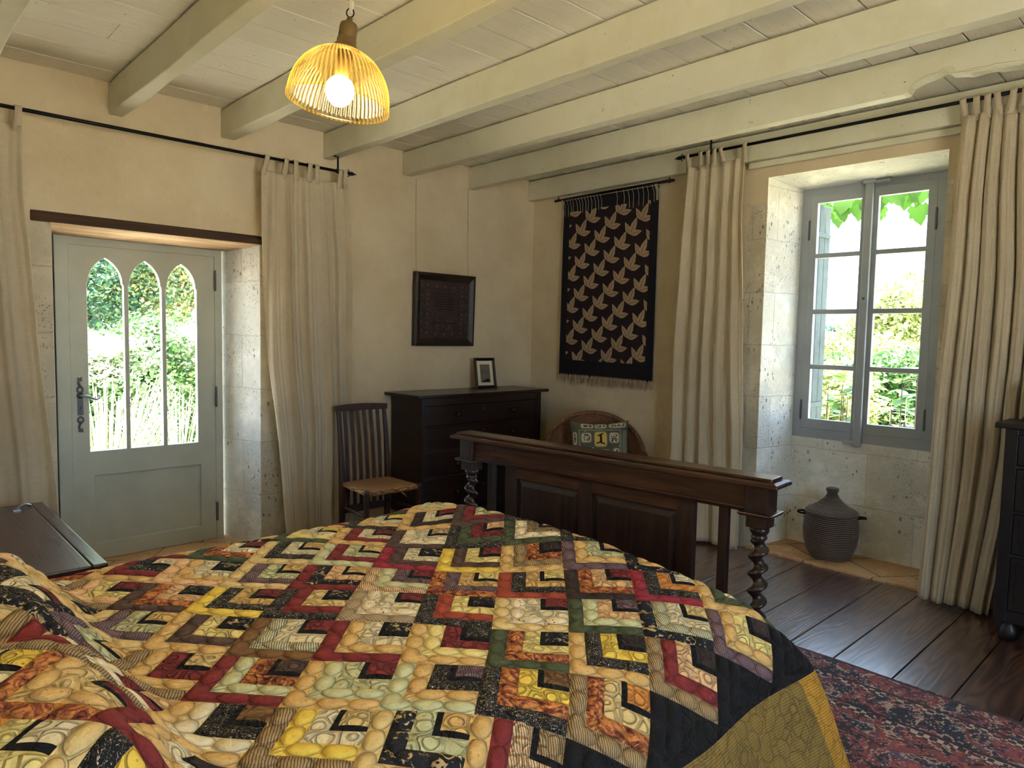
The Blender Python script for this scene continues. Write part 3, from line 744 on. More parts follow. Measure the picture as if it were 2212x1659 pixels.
make('front_frame', mb, MAT['mahogany_x'], d1, bevel=.002)
mb = MB(); mb.box(3.030,4.195,1.018,4.430,4.655,1.043); make('top', mb, MAT['mahogany_x'], d1, bevel=.006, seg=3)
for z0,z1,kz in ((.802,.953,.880),(.623,.784,.704),(.410,.605,.495),(.152,.392,.268)):
    mb = MB(); mb.box(xa+.036,ya+.004,z0,xb-.058,ya+.38,z1)
    dr = make('drawer', mb, MAT['mahogany_x'], d1, bevel=.004)
    for kx in (3.432,4.022): make('knob', knob_mb((kx,ya+.004,kz),(0,-1,0),.021), MAT['mahogany_x'], dr)
    mb = MB(); mb.lathe([(.007,0),(.007,.003)], (3.715,ya+.002,kz+.03), 10, mat=Matrix.Rotation(PI/2,4,'X')); make('keyhole_plate', mb, MAT['brass_aged'], dr)
for x in (3.15,4.31):
    for y in (4.30,4.59): make('foot', bun((x,y,0),.05,.10), MAT['mahogany_z'], d1)

d2 = thing('chest_of_drawers', 'black oak chest of drawers on bun feet at the right edge beside the curtain', 'chest of drawers', (4.42,.25,0))
xa,xb,ya,yb2 = 4.20,4.575,-.34,.815
mb = MB(); mb.box(xa+.02,yb2-.028,.10,xb,yb2,1.085); mb.box(xa+.02,ya,.10,xb,ya+.028,1.085); mb.box(xb-.02,ya+.02,.10,xb,yb2-.02,1.085); mb.box(xa+.02,ya+.02,.10,xb-.02,yb2-.02,.13); mb.box(xa+.02,ya+.02,1.06,xb-.02,yb2-.02,1.085)
make('carcass', mb, MAT['black_oak_y'], d2, bevel=.003)
mb = MB(); mb.box(xa,yb2-.055,.10,xa+.022,yb2,1.085); mb.box(xa,ya,.10,xa+.022,ya+.055,1.085)
for z in (1.055,.885,.655,.435,.10): mb.box(xa+.001,ya+.055,z,xa+.022,yb2-.055,z+(.03 if z>1 else .016 if z>.2 else .06))
make('front_frame', mb, MAT['black_oak_y'], d2, bevel=.002)
mb = MB(); mb.box(xa-.03,ya-.03,1.085,xb,.855,1.112); make('top', mb, MAT['black_oak_y'], d2, bevel=.006, seg=3)
for z0,z1 in ((.905,1.052),(.674,.882),(.454,.652),(.163,.432)):
    mb = MB(); mb.box(xa+.005,ya+.058,z0,xa+.33,yb2-.058,z1); mb.frustum(xa+.005,ya+.08,xa+.006,yb2-.08,z0+.02,xa-.001,ya+.085,xa+.006,yb2-.085,z1-.02)
    dr = make('drawer', mb, MAT['black_oak_y'], d2, bevel=.003)
    for ky in (-.05,.52): make('knob', knob_mb((xa+.004,ky,(z0+z1)/2),(-1,0,0),.02), MAT['black_oak_y'], dr)
for x in (4.25,4.52):
    for y in (.755,-.28): make('foot', bun((x,y,0),.052,.10), MAT['black_oak_y'], d2)
# dark object on it, only its left flank in the frame
mb = MB(); mb.lathe([(.062,1.112),(.066,1.118),(.064,1.128),(.052,1.145),(.043,1.165),(.038,1.19),(.036,1.22),(.040,1.26),(.05,1.29),(.054,1.30),(.05,1.302)], (4.36,.715,0), 28)
tag(make('vase', mb, MAT['vase_green'], loc=(4.36,.715,1.112)), 'dark green flared vase standing on the black chest of drawers at the right edge', 'vase')

# ---------------------------------------------------------------- chest by the bed, left edge of the photo
d3 = thing('blanket_chest', 'worn brown oak blanket chest with overhanging plank lid, between bed and door', 'chest', (.1,3.6,0))
mb = MB(); x0,x1,y0,y1 = -.55,.655,3.00,4.20
for a in ((x0,y0,x1,y0+.03),(x0,y1-.03,x1,y1),(x0,y0+.03,x0+.03,y1-.03),(x1-.03,y0+.03,x1,y1-.03)): mb.box(a[0],a[1],.0,a[2],a[3],.56)
mb.box(x0+.03,y0+.03,.06,x1-.03,y1-.03,.09)
make('body', mb, MAT['chest_oak'], d3, bevel=.004)
mb = MB(); bnd = [-.60,-.30,.0,.30,.635,.69]
for a,b in zip(bnd[:-1],bnd[1:]): mb.box(a+.0006,2.965,.565,b-.0006,4.235,.60)
make('lid', mb, MAT['chest_oak'], d3, bevel=.006, seg=3)
mb = MB(); mb.tube([(.56,4.10,.604),(.575,4.125,.614),(.605,4.14,.616),(.625,4.142,.606)], .007, 8); mb.box(.545,4.085,.600,.575,4.105,.606)
make('clasp', mb, MAT['bright_iron'], d3)
mb = MB(); mb.box(x1,3.03,.06,x1+.012,4.17,.14); make('plinth', mb, MAT['chest_oak'], d3, bevel=.003)

# ---------------------------------------------------------------- slat-back chair with rush seat
ch = thing('slat_back_chair', 'dark wooden slat-back chair with woven rush seat, between curtain and mahogany chest', 'chair', (2.655,4.31,0), math.radians(-1.5), world=False)
# local: x right, y towards the wall, back legs at y=0, front legs at y=-.36, seat top z=.45
for sx in (-1,1):
    mb = MB(); x = sx*.185
    P = [(x,.03,0),(x,.006,.20),(x,0,.40),(x,.004,.50),(x,.03,.75),(x,.062,.955)]
    vs=[]; hw = [.017,.019,.022,.020,.015,.013]
    for (px,py,pz),h in zip(P,hw): vs += [(px-h,py-h*.8,pz),(px+h,py-h*.8,pz),(px+h,py+h*.8,pz),(px-h,py+h*.8,pz)]
    fs = [(3,2,1,0)]+[(k*4+c,k*4+(c+1)%4,(k+1)*4+(c+1)%4,(k+1)*4+c) for k in range(5) for c in range(4)]+[(20,21,22,23)]
    mb.add(vs,fs); make('leg', mb, MAT['chair_oak'], ch, bevel=.005)
    mb = MB(); xf = sx*.205
    mb.lathe([(.012,0),(.016,.05),(.018,.20),(.019,.36),(.017,.415),(.020,.425),(.022,.44),(.019,.456),(.01,.46)], (xf,-.365,0), 16); make('leg', mb, MAT['chair_oak'], ch)
mb = MB()
cr = lambda u: .062+.018*(1-(2*u-1)**2)
vs=[]
for k in range(13):
    u=k/12; x=lerp(-.21,.21,u); y=cr(u); vs += [(x,y-.012,.945),(x,y+.012,.945),(x,y+.012,.985+.008*math.sin(PI*u)),(x,y-.012,.985+.008*math.sin(PI*u))]
fs=[(0,1,2,3),(51,50,49,48)]+[(k*4+c,(k+1)*4+c,(k+1)*4+(c+1)%4,k*4+(c+1)%4) for k in range(12) for c in range(4)]
mb.add(vs,fs); make('crest_rail', mb, MAT['chair_oak'], ch, bevel=.005)
for k in range(6):
    u=(k+1)/7; x=lerp(-.185,.185,u); yt=cr(u)
    mb = MB(); vs=[]
    pts=[(.26,.012),(.50,.016+.004),(.75,.036+.010*(1-(2*u-1)**2)),(.95,yt)]
    for z,y in pts: vs += [(x-.0135,y-.005,z),(x+.0135,y-.005,z),(x+.0135,y+.005,z),(x-.0135,y+.005,z)]
    fs=[(3,2,1,0)]+[(q*4+c,q*4+(c+1)%4,(q+1)*4+(c+1)%4,(q+1)*4+c) for q in range(3) for c in range(4)]+[(12,13,14,15)]
    mb.add(vs,fs); make('back_slat', mb, MAT['chair_oak'], ch, bevel=.002)
mb = MB(); mb.box(-.175,.0,.225,.175,.024,.275); make('lower_back_rail', mb, MAT['chair_oak'], ch, bevel=.003)
for a,b in (((-.205,-.36,.20),(.205,-.36,.20)),((-.205,-.36,.28),(-.185,.0,.28)),((.205,-.36,.28),(.185,.0,.28)),((-.205,-.36,.12),(-.185,.01,.12)),((.205,-.36,.12),(.185,.01,.12)),((-.185,.015,.12),(.185,.015,.12))):
    mb = MB(); a_=Vector(a); b_=Vector(b); mb.tube([a_,a_.lerp(b_,.25),a_.lerp(b_,.5),a_.lerp(b_,.75),b_],[.008,.010,.011,.010,.008],10); make('stretcher', mb, MAT['chair_oak'], ch)
def seatf(u,v):
    x = lerp(-.185,.185,u)*(1+.10*(1-v)); y = lerp(-.375,.0,v)
    e = min(u,1-u,v,1-v)
    z = .452 - .012*math.exp(-((e)/.05)**2)*0 - .014*(1-abs(2*u-1))*(1-abs(2*v-1)) + .004*math.sin(30*u)*.2
    return (x,y,z)
mb = MB(); n_=26; mb.grid(seatf, n_, n_)
def rimf(k, dz, grow):
    out=[]
    for i in range(n_): out.append((i/n_,0))
    for i in range(n_): out.append((1,i/n_))
    for i in range(n_): out.append((1-i/n_,1))
    for i in range(n_): out.append((0,1-i/n_))
    r=[]
    for u,v in out:
        x,y,z=seatf(u,v); cx_,cy_=0,-.19; r.append((cx_+(x-cx_)*grow, cy_+(y-cy_)*grow, z+dz))
    return r
r0,r1,r2,r3 = rimf(0,0,1),rimf(0,-.012,1.035),rimf(0,-.028,1.03),rimf(0,-.036,.96)
nn=len(r0); mb.add(r0+r1+r2+r3, [(k*nn+i,k*nn+(i+1)%nn,(k+1)*nn+(i+1)%nn,(k+1)*nn+i) for k in range(3) for i in range(nn)]+[tuple(3*nn+i for i in range(nn))],0,True)
make('rush_seat', mb, MAT['rush'], ch, smooth=True)
mb = MB(); mb.tube([(.05,-.39,.42),(.07,-.40,.40),(.085,-.405,.385)], .0015, 5); mb.tube([(.05,-.39,.42),(.08,-.40,.405)], .0015, 5); make('loose_strand', mb, MAT['tapestry_thread'], ch)

# ---------------------------------------------------------------- wicker armchair with cushion
az = math.atan2(4.18, 3.50)
AC = (4.185,3.46,0); fdir = math.atan2(-AC[1],-AC[0])
ac = thing('wicker_armchair', 'brown wicker tub armchair with rounded back in the corner below the tapestry', 'armchair', AC, fdir+PI/2+.06, world=False)
# local: front is -y ; barrel back opens to -y
def topz(a):   # a: angle from the back, -pi..pi
    t = abs(a); return .60 + .270*(math.cos(min(t,1.45)/1.45*PI/2)**.85)
def uvgrid(mb, fn, nu, nv, su, sv):
    b0 = len(mb.f); mb.grid(fn, nu, nv); return (b0, nu, nv, su, sv)
def setuv(o, infos):
    me = o.data; uvl = me.uv_layers.new(name='UVMap')
    uvs = np.zeros(len(me.loops)*2)
    for (b0,nu,nv,su,sv) in infos:
        for j in range(nv):
            for i in range(nu):
                p = me.polygons[b0+j*nu+i]
                cs = {}
                for li in p.loop_indices:
                    vi = me.loops[li].vertex_index
                    base = me.polygons[b0].vertices
                    cs[li] = vi
                base = min(min(me.polygons[b0+q].vertices) for q in range(min(nu,2)))
                for li,vi in cs.items():
                    k = vi-base; uvs[li*2] = (k%(nu+1))/nu*su; uvs[li*2+1] = (k//(nu+1))/nv*sv
    uvl.data.foreach_set('uv', uvs)
def shell(u,v):
    a = lerp(-2.0,2.0,u); tz = topz(a); z = lerp(.16, tz, v)
    rx = .335+.055*v; ry = .31+.075*v
    return (rx*math.sin(a), ry*math.cos(a)+.02*v, z)
mb = MB(); inf = [uvgrid(mb, shell, 72, 30, 110, 52)]
o_ = make('back', mb, MAT['wicker'], ac, solid=.018, fixn=False); setuv(o_, inf)
rim = [shell(k/90,1) for k in range(91)]
def braid(mb, pts, r, amp, turns, seg=8):
    P=[Vector(p) for p in pts]; n=len(P); M_=n*4
    for ph in (0,2*PI/3,4*PI/3):
        q=[]
        for k in range(M_+1):
            f=k/M_*(n-1); i=min(int(f),n-2); p=P[i].lerp(P[i+1],f-i); d=(P[i+1]-P[i]).normalized()
            s1=d.orthogonal().normalized(); s1=(Vector((0,0,1))-d*d.z).normalized() if abs(d.z)<.95 else Vector((1,0,0)); s2=d.cross(s1)
            a=2*PI*turns*k/M_+ph; q.append(p+s1*(amp*math.cos(a))+s2*(amp*math.sin(a)))
        mb.tube(q, r, 6)
mb = MB(); braid(mb, rim, .011, .011, 60); make('rolled_rim', mb, MAT['wicker_cane'], ac)
mb = MB(); inf=[uvgrid(mb, lambda u,v: (.325*math.sin(lerp(-PI,PI,u))*1.0, (.30 if abs(lerp(-PI,PI,u))<PI/2 else .29)*math.cos(lerp(-PI,PI,u)), lerp(.17,.40,v)), 60, 12, 90, 20)]
o_ = make('seat_apron', mb, MAT['wicker'], ac, solid=.012, fixn=False); setuv(o_, inf)
mb = MB(); mb.lathe([(.02,.40),(.28,.405),(.315,.40),(.325,.385),(.315,.37)], (0,0,0), 48); make('seat', mb, MAT['wicker_cane'], ac)
for sx in (-1,1):
    arm = [(sx*.39*math.sin(2.0)*1.0, .385*math.cos(2.0)+.02, .60), (sx*.37,-.20,.56),(sx*.36,-.25,.48),(sx*.33,-.26,.36),(sx*.30,-.25,.18)]
    mb = MB(); braid(mb, arm, .012, .013, 14); make('arm_front', mb, MAT['wicker_cane'], ac)
    for sy in (-.22,.22):
        mb = MB(); mb.tube([(sx*.23,sy,.39),(sx*.25,sy*1.05,.2),(sx*.26,sy*1.1,0)], .016, 10); make('leg', mb, MAT['wicker_cane'], ac)

# cushion
CUSH = {'c': None}
def cushion():
    c_ = math.cos(fdir+PI/2+.06); s_ = math.sin(fdir+PI/2+.06)
    W_,H_ = .47,.44
    root = Vector((AC[0],AC[1],0))
    tilt = math.radians(-14); roll = math.radians(2)
    def place(x,y,z):   # cushion local: x across, z up the cushion, y thickness (front is -y)
        X,Z = x*math.cos(roll)-z*math.sin(roll), x*math.sin(roll)+z*math.cos(roll)
        Y = y
        Y2 = Y*math.cos(tilt)-Z*math.sin(tilt); Z2 = Y*math.sin(tilt)+Z*math.cos(tilt)
        lx,ly,lz = X+.045, Y2+.10, Z2+.625
        return (root.x+lx*c_-ly*s_, root.y+lx*s_+ly*c_, lz)
    def surf(a,b,side,lift=0):
        """a,b in -1..1"""
        pin = 1-.07*(1-abs(b)**2)*abs(a)**3 ; pin2 = 1-.13*(1-a*a)*abs(b)**2
        th = .085*max(0,(1-abs(a)**2.6))**.55*max(0,(1-abs(b)**2.6))**.55
        return place(a*W_/2*pin, side*(th+lift), b*H_/2*pin2)
    mb = MB()
    for side in (-1,1): mb.grid(lambda u,v: surf(2*u-1,2*v-1,side), 28, 28, 0)
    def patch(a0,a1,b0,b1,mi,r=.25,lift=.0015):
        w,h=(a1-a0)/2,(b1-b0)/2; cx_,cy_=(a0+a1)/2,(b0+b1)/2
        N_=8
        def f(u,v):
            p,q=2*u-1,2*v-1
            # superellipse-rounded rectangle
            k=max(abs(p),abs(q),1e-6); nrm=(abs(p)**5+abs(q)**5)**(1/5); sc=k/max(nrm,1e-6)
            return surf(cx_+p*sc*w, cy_+q*sc*h, -1, lift)
        mb.grid(f,N_,N_,mi)
    R_ = random.Random(3)
    def blobs(a0,a1,b0,b1,n,mis,sz=.035):
        for _ in range(n):
            a=R_.uniform(a0,a1); b=R_.uniform(b0,b1); w=R_.uniform(.4,1)*sz; h=R_.uniform(.4,1.2)*sz
            patch(a-w,a+w,b-h,b+h,R_.choice(mis),lift=.0035)
    def stroke(pts,w,mi):
        for (p,q) in zip(pts[:-1],pts[1:]):
            for k in range(5):
                t=k/5; a=lerp(p[0],q[0],t); b=lerp(p[1],q[1],t); patch(a-w,a+w,b-w,b+w,mi,lift=.0035)
    # frame band lines
    for a0,a1,b0,b1 in ((-.74,-.66,-.95,.66),(.66,.74,-.95,.66),(-.74,.74,.60,.68)): patch(a0,a1,b0,b1,1,lift=.001)
    P = [(-.62,-.30,.18,.52,2),(-.18,.22,.02,.56,3),(.32,.63,.16,.52,2),(-.34,.34,-.62,-.10,2),(.44,.64,-.70,-.05,2),(-.64,-.46,-.60,-.04,2),(-.62,-.22,.74,.93,2),(-.15,.22,.74,.93,2),(.32,.9,.74,.93,2),(-.93,-.80,.1,.55,2),(-.93,-.80,-.62,-.10,2),(.80,.93,-.5,.6,1),(-.30,.34,-.95,-.74,2)]
    for a0,a1,b0,b1,mi in P:
        patch(a0-.03,a1+.03,b0-.03,b1+.03,1,lift=.001); patch(a0,a1,b0,b1,mi,lift=.002)
        if mi==2: blobs(a0+.05,a1-.05,b0+.05,b1-.05,int(10+60*(a1-a0)*(b1-b0)*2),[0,0,4,5],.03)
    # leaping figure on the yellow panel: a plain four legged silhouette
    stroke([(-.06,.42),(.0,.44),(.06,.48),(.10,.50)],.022,5); stroke([(.02,.44),(.03,.30),(.02,.18)],.035,5); stroke([(.02,.18),(-.06,.16),(-.12,.12)],.018,5); stroke([(.02,.18),(.10,.14),(.16,.09)],.018,5); stroke([(.03,.20),(.04,.10)],.014,5)
    for _ in range(60):
        a=R_.uniform(-.66,.66); b=R_.uniform(-.85,.6)
        if all(not(a0-.06<a<a1+.06 and b0-.06<b<b1+.06) for a0,a1,b0,b1,mi in P): patch(a-.018,a+.018,b-.02,b+.02,2,lift=.003)
    o = make('cushion', mb, [MAT['cushion_green'],MAT['cushion_grey'],MAT['cushion_cream'],MAT['cushion_yellow'],MAT['cushion_red'],MAT['cushion_dark']], loc=(AC[0],AC[1],.41), smooth=True, fixn=False)
    tag(o, 'square green cushion printed with cream picture panels and dots, on the wicker armchair', 'cushion')
cushion()

# ---------------------------------------------------------------- lidded basket
def basket():
    c = (4.865,1.905,.018)
    b = thing('lidded_basket', 'tall dark coiled basket with pointed lid and small handles, in the window recess', 'basket', c)
    prof = [(.02,0),(.110,.002),(.126,.012),(.148,.05),(.167,.11),(.174,.17),(.174,.21),(.171,.25),(.166,.285),(.160,.312)]
    def surf(pr, n):
        d=[0]
        for (r0,z0),(r1,z1) in zip(pr[:-1],pr[1:]): d.append(d[-1]+math.hypot(r1-r0,z1-z0))
        L=d[-1]
        def f(u,v):
            s_=v*L; r=float(np.interp(s_,d,[p[0] for p in pr])); z=float(np.interp(s_,d,[p[1] for p in pr])); a=2*PI*u
            row=abs(math.sin(PI*v*n)); r+=.0035*row
            return (c[0]+r*math.cos(a), c[1]+r*math.sin(a), c[2]+z)
        return f
    mb=MB(); inf=[uvgrid(mb, surf(prof,33), 72, 132, 110, 33)]
    o=make('body', mb, MAT['coiled_grass'], b, fixn=False); setuv(o,inf)
    lid=[(.164,.305),(.170,.312),(.167,.320),(.150,.336),(.118,.352),(.085,.374),(.060,.398),(.042,.420),(.033,.436),(.030,.446),(.033,.452),(.038,.462),(.038,.476),(.034,.482),(.02,.484),(.002,.484)]
    mb=MB(); inf=[uvgrid(mb, surf(lid,26), 72, 110, 100, 26)]
    o=make('lid', mb, MAT['coiled_grass'], b, fixn=False); setuv(o,inf)
    for ang in (math.radians(112), math.radians(-68)):
        d=Vector((math.cos(ang),math.sin(ang),0)); t=Vector((-d.y,d.x,0)); p=Vector(c)+d*.160+Vector((0,0,.292))
        mb=MB(); mb.tube([p-t*.03,p-t*.032+d*.03+Vector((0,0,.006)),p-t*.016+d*.052+Vector((0,0,.004)),p+t*.016+d*.052+Vector((0,0,.002)),p+t*.032+d*.03,p+t*.03],.0075,8)
        make('handle', mb, MAT['black_iron'] if False else MAT['tapestry_black'], b)
basket()
# ---------------------------------------------------------------- rug
mb = MB()
mb.grid(lambda u,v: (lerp(-1.9,0,u), lerp(-2.2,0,v), .010+.003*math.sin(u*23+v*5)*math.sin(v*17)), 60, 60)
mb.add([(-1.9,-2.2,.001),(0,-2.2,.001),(0,0,.001),(-1.9,0,.001)],[(0,3,2,1)])
for a,b in (((-1.9,-2.2),(0,-2.2)),((0,-2.2),(0,0)),((0,0),(-1.9,0)),((-1.9,0),(-1.9,-2.2))):
    mb.add([(a[0],a[1],.001),(b[0],b[1],.001),(b[0],b[1],.010),(a[0],a[1],.010)],[(0,1,2,3)])
o = make('oriental_rug', mb, MAT['rug'], fixn=False); o.location = (3.315,1.62,0)
tag(o, 'red and navy oriental rug with pale scrolling pattern, on the floorboards beside the bed', 'rug')
# ---------------------------------------------------------------- quilt
def quilt():
    Bd = .1705                      # half diagonal of a block
    O = (1.05, 1.195)
    C_ = dict(K=((24,22,23),3),R=((124,42,42),0),B=((156,68,46),0),U=((134,66,42),4),C=((224,208,168),0),L=((228,206,132),0),Y=((228,194,80),0),M=((208,170,106),6),
        T=((170,142,98),2),O=((206,136,62),0),G=((76,82,52),0),S=((194,192,146),0),P=((126,100,104),2),W=((88,66,56),0),X=((226,208,170),1),N=((222,178,130),0),D=((66,50,44),2),
        Q=((30,30,34),7),Z=((18,18,22),0),E=((196,190,150),2),H=((120,86,48),6),F=((212,184,124),0),V=((224,186,140),2),J=((146,40,56),0),I=((170,150,120),5))
    TB = {(0,0):'KUYH',(0,-1):'SMKP',(0,-2):'MSSR',(0,-3):'RSUW',(0,-4):'TMRF',(0,-5):'QPSM',(0,1):'TUFO',(-1,0):'MRVT',(-1,1):'VOSG',(-1,-1):'FQSM',(-1,-2):'TYCF',(-1,-3):'MCKH',(-1,-4):'TCRN',
        (1,1):'MKYD',(1,2):'TRND',(1,0):'GULQ',(1,-1):'MLRK',(1,-2):'RMCQ',(1,-3):'HECR',(1,-4):'MWLQ',(1,-5):'FPSM',
        (2,3):'PMLD',(2,2):'QECF',(2,1):'GSNP',(2,0):'FXCR',(2,-1):'KBLQ',(2,-2):'IXCR',(2,-3):'KRFQ',(2,-4):'YKMR',(2,-5):'WUNK',(2,-6):'TNLR',
        (3,0):'BKML',(3,-1):'UPML',(3,-2):'VSPR',(3,-3):'RQNM',(3,-4):'FPSM',(3,-5):'NMCQ',(3,-6):'MRKC',(3,1):'DUNR',(3,2):'JKOC',(3,3):'MGCQ',(3,4):'GMLD',
        (4,0):'MTUD',(4,-1):'YWLR',(4,-2):'JWCQ',(4,-3):'SRSF',(4,-4):'FKCM',(4,1):'PMSN',(4,2):'QMLF',(4,3):'FUCG',
        (5,0):'GXTN',(5,-1):'KGRN',(5,-2):'WXCV',(5,-3):'MRCR',(5,-4):'GLCY',(5,1):'KMLF',(5,2):'MGCR',(6,0):'KRMF',(6,-1):'WRSY',(6,-2):'MDCR',(6,-3):'KMCY',(6,-4):'MRNF',(6,1):'MFCR'}
    R_ = random.Random(11)
    def block(i,k):
        if (i,k) not in TB:
            TB[(i,k)] = R_.choice('KRMTGWPUQFSH')+R_.choice('RMKSNXUO')+R_.choice('CLSFNCY')+R_.choice('RQMFDRYC')
        return TB[(i,k)]
    div = [j*.035 for j in range(18)] + [.63,.665] + [.70+j*.0375 for j in range(8)]
    def inv(s,t): p,q=(s-O[0])/Bd,(t-O[1])/Bd; return (p+q)/2,(p-q)/2       # i,k coordinates
    S0,S1,T0,T1 = -.12,2.62,.455,3.30
    lines = [n+d for n in range(-12,14) for d in div]; nl=len(lines)
    A = np.array(lines)
    I_,K_ = np.meshgrid(A,A,indexing='ij')
    Sx = O[0]+Bd*(I_+K_); Ty = O[1]+Bd*(I_-K_)
    ok = (Sx>S0-.03)&(Sx<S1+.03)&(Ty>T0-.03)&(Ty<T1+.03)
    vid = -np.ones((nl,nl),int)
    faces=[]; used = ok[:-1,:-1]&ok[1:,:-1]&ok[:-1,1:]&ok[1:,1:]
    ii,kk = np.nonzero(used)
    need = np.zeros((nl,nl),bool)
    for a,b in ((0,0),(1,0),(0,1),(1,1)): need[ii+a,kk+b]=True
    vid[need]=np.arange(need.sum())
    co = np.stack([Sx[need],Ty[need],np.zeros(need.sum())],1)
    faces = np.stack([vid[ii,kk],vid[ii,kk+1],vid[ii+1,kk+1],vid[ii+1,kk]],1)
    me = bpy.data.meshes.new('q'); me.from_pydata(co.tolist(),[],faces.tolist())
    bm = bmesh.new(); bm.from_mesh(me)
    SEAM = .815
    for co_,no,clr in (((0,T0,0),(0,-1,0),True),((0,T1,0),(0,1,0),True),((S0,0,0),(-1,0,0),True),((S1,0,0),(1,0,0),True),((0,SEAM,0),(0,1,0),False),((2.20,SEAM,0),(1,.25,0),False)):
        bmesh.ops.bisect_plane(bm, geom=bm.verts[:]+bm.edges[:]+bm.faces[:], plane_co=co_, plane_no=no, clear_outer=clr, dist=1e-6)
    # foot edge: shorter where it hangs at the corner, longer where it is tucked down behind
    bm.to_mesh(me); bm.free()
    V = np.zeros(len(me.vertices)*3); me.vertices.foreach_get('co',V); V=V.reshape(-1,3); s,t = V[:,0].copy(),V[:,1].copy()
    # remove faces beyond the corner hem (s>2.40 with t<1.0)
    pc = np.zeros(len(me.polygons)*3); me.polygons.foreach_get('center',pc); pc=pc.reshape(-1,3)
    cols=np.zeros((len(pc),4),np.float32); pats=np.zeros(len(pc),np.float32)
    lin=lambda c:[((x/255)/12.92 if x/255<=.04045 else ((x/255+.055)/1.055)**2.4) for x in c]
    for n,(cs,ct,_) in enumerate(pc):
        i,k = inv(cs,ct); bi,bk=math.floor(i),math.floor(k); fa,fb=k-bk,i-bi
        if ct<SEAM:
            key=((190,142,48),5) if cs>2.20-.25*(ct-SEAM) else ((136,112,54),5)
            if ct<T0+.012 : key=((200,186,150),2)
        elif bi-bk < -1: key=((12,12,15),0)
        else:
            m=min(fa,fb); b=block(bi,bk)
            key = C_[b[0]] if m<.21 else C_[b[1]] if m<.42 else C_[b[2]] if m<.63 else ((14,13,16),0) if m<.70 else C_[b[3]]
        if key is not None:
            cols[n,:3]=lin(key[0]); cols[n,3]=1; pats[n]=key[1]
    # ---- drape
    i,k=(((s-O[0])+(t-O[1]))/(2*Bd),((s-O[0])-(t-O[1]))/(2*Bd)); fa,fb=k-np.floor(k),i-np.floor(i); m=np.minimum(fa,fb); M_=np.maximum(fa,fb)
    pa=np.abs(np.sin(PI*np.where(m<.63,m/.21,(m-.63)/.37)))**.6; pb=np.abs(np.sin(PI*M_*3))**.6
    puff=.0075*pa*pb*(t>SEAM)+.002*pb*(t<=SEAM)
    tt=np.array([.455,.60,.70,.815,.863,.95,1.034,1.10,1.204,1.30,1.45,2.0,2.55,2.70,2.80,2.88,2.955,3.05,3.2,3.4])
    yy=np.array([.835,.878,.905,.944,.965,1.018,1.080,1.132,1.224,1.315,1.45,2.0,2.55,2.70,2.80,2.872,2.915,2.925,2.93,2.935])
    zz=np.array([.060,.198,.294,.402,.425,.490,.542,.571,.593,.600,.606,.618,.628,.634,.628,.604,.552,.46,.31,.11])
    ts=np.linspace(.44,3.4,800)
    def smooth(a):
        kx=np.ones(17)/17; p=np.pad(a,8,mode='edge'); 
        p[:8]=a[0]-(a[8:0:-1]-a[0]); p[-8:]=a[-1]-(a[-2:-10:-1]-a[-1]); return np.convolve(p,kx,'valid')
    Yt=smooth(np.interp(ts,tt,yy)); Zt=smooth(np.interp(ts,tt,zz))
    y=np.interp(t,ts,Yt); z=np.interp(t,ts,Zt)
    ny=-np.gradient(Zt,ts); nz=np.gradient(Yt,ts); nny=np.interp(t,ts,ny); nnz=np.interp(t,ts,nz)
    # pillows under the head end: profile followed by arc length
    xs=np.linspace(-.6,2.8,1700); hp=.205*np.clip((.53-xs)/.24,0,1); hp=np.where(xs<.53,.205*(lambda q:q*q*(3-2*q))(np.clip((.53-xs)/.25,0,1)),0)+0
    hp=hp-.10*(lambda q:q*q*(3-2*q))(np.clip((.06-xs)/.22,0,1))
    kx=np.ones(21)/21; hp=np.convolve(np.pad(hp,10,mode='edge'),kx,'valid')
    ds=np.sqrt(1+np.gradient(hp,xs)**2); sarc=np.cumsum(ds)*(xs[1]-xs[0]); i0=np.argmin(abs(xs-1.0)); sarc=sarc-sarc[i0]+1.0
    w=np.clip((y-1.12)/.22,0,1); w=w*w*(3-2*w); w2=np.clip((2.80-y)/.30,0,1); w2=w2*w2*(3-2*w2); dip=1-.30*np.exp(-((y-1.93)/.085)**2); amp=w*w2*dip
    xp=np.interp(s,sarc,xs); x=xp*amp+s*(1-amp); x=np.where(s<.7,x,s)
    hv=np.interp(x,xs,hp)*amp; z=z+hv
    slope=np.interp(x,xs,np.gradient(hp,xs))*amp
    # low creases running out from the pillow and gentle sag
    z=z+np.where(t>1.1,.006*np.sin(7*x+3*y)*np.sin(5*y-2*x+1),0)
    z=z+.062*np.exp(-((x-2.16)/.24)**2)*np.clip((y-1.2)/.55,0,1)*np.clip((2.93-y)/.45,0,1)
    # folds in the hanging side
    drop=np.clip((1.02-t)/.35,0,1)
    y=y-.020*drop*np.sin(8.5*x+.6)-.035*drop*np.exp(-((x-1.28)/.06)**2)
    # foot end: tuck down between mattress and footboard
    xe=2.285-.0838*(y-1.2); R=.07
    over=np.clip(s-(xe-R),0,None); ang=np.clip(over/R,0,PI/2)
    tx=np.where(s>xe-R, xe-R+R*np.sin(ang), x); tz=np.where(s>xe-R, z-R*(1-np.cos(ang))-np.clip(over-R*PI/2,0,None), z)
    wt=np.clip((t-1.0)/.22,0,1); wt=wt*wt*(3-2*wt)
    # corner: the hem hangs free, turning slightly round the foot of the mattress
    xh=np.interp(t,[.455,.60,.86,.95,1.03,1.2,1.4],[2.415,2.385,2.34,2.305,2.275,2.26,2.27]); r2=.055; ov=np.clip(s-(xh-r2),0,None); an=np.clip(ov/r2,0,PI/2)
    hx=np.where(s>xh-r2, xh-r2+r2*np.sin(an), s); hy=r2*(1-np.cos(an))+np.clip(ov-r2*PI/2,0,None)*.9
    hz=z
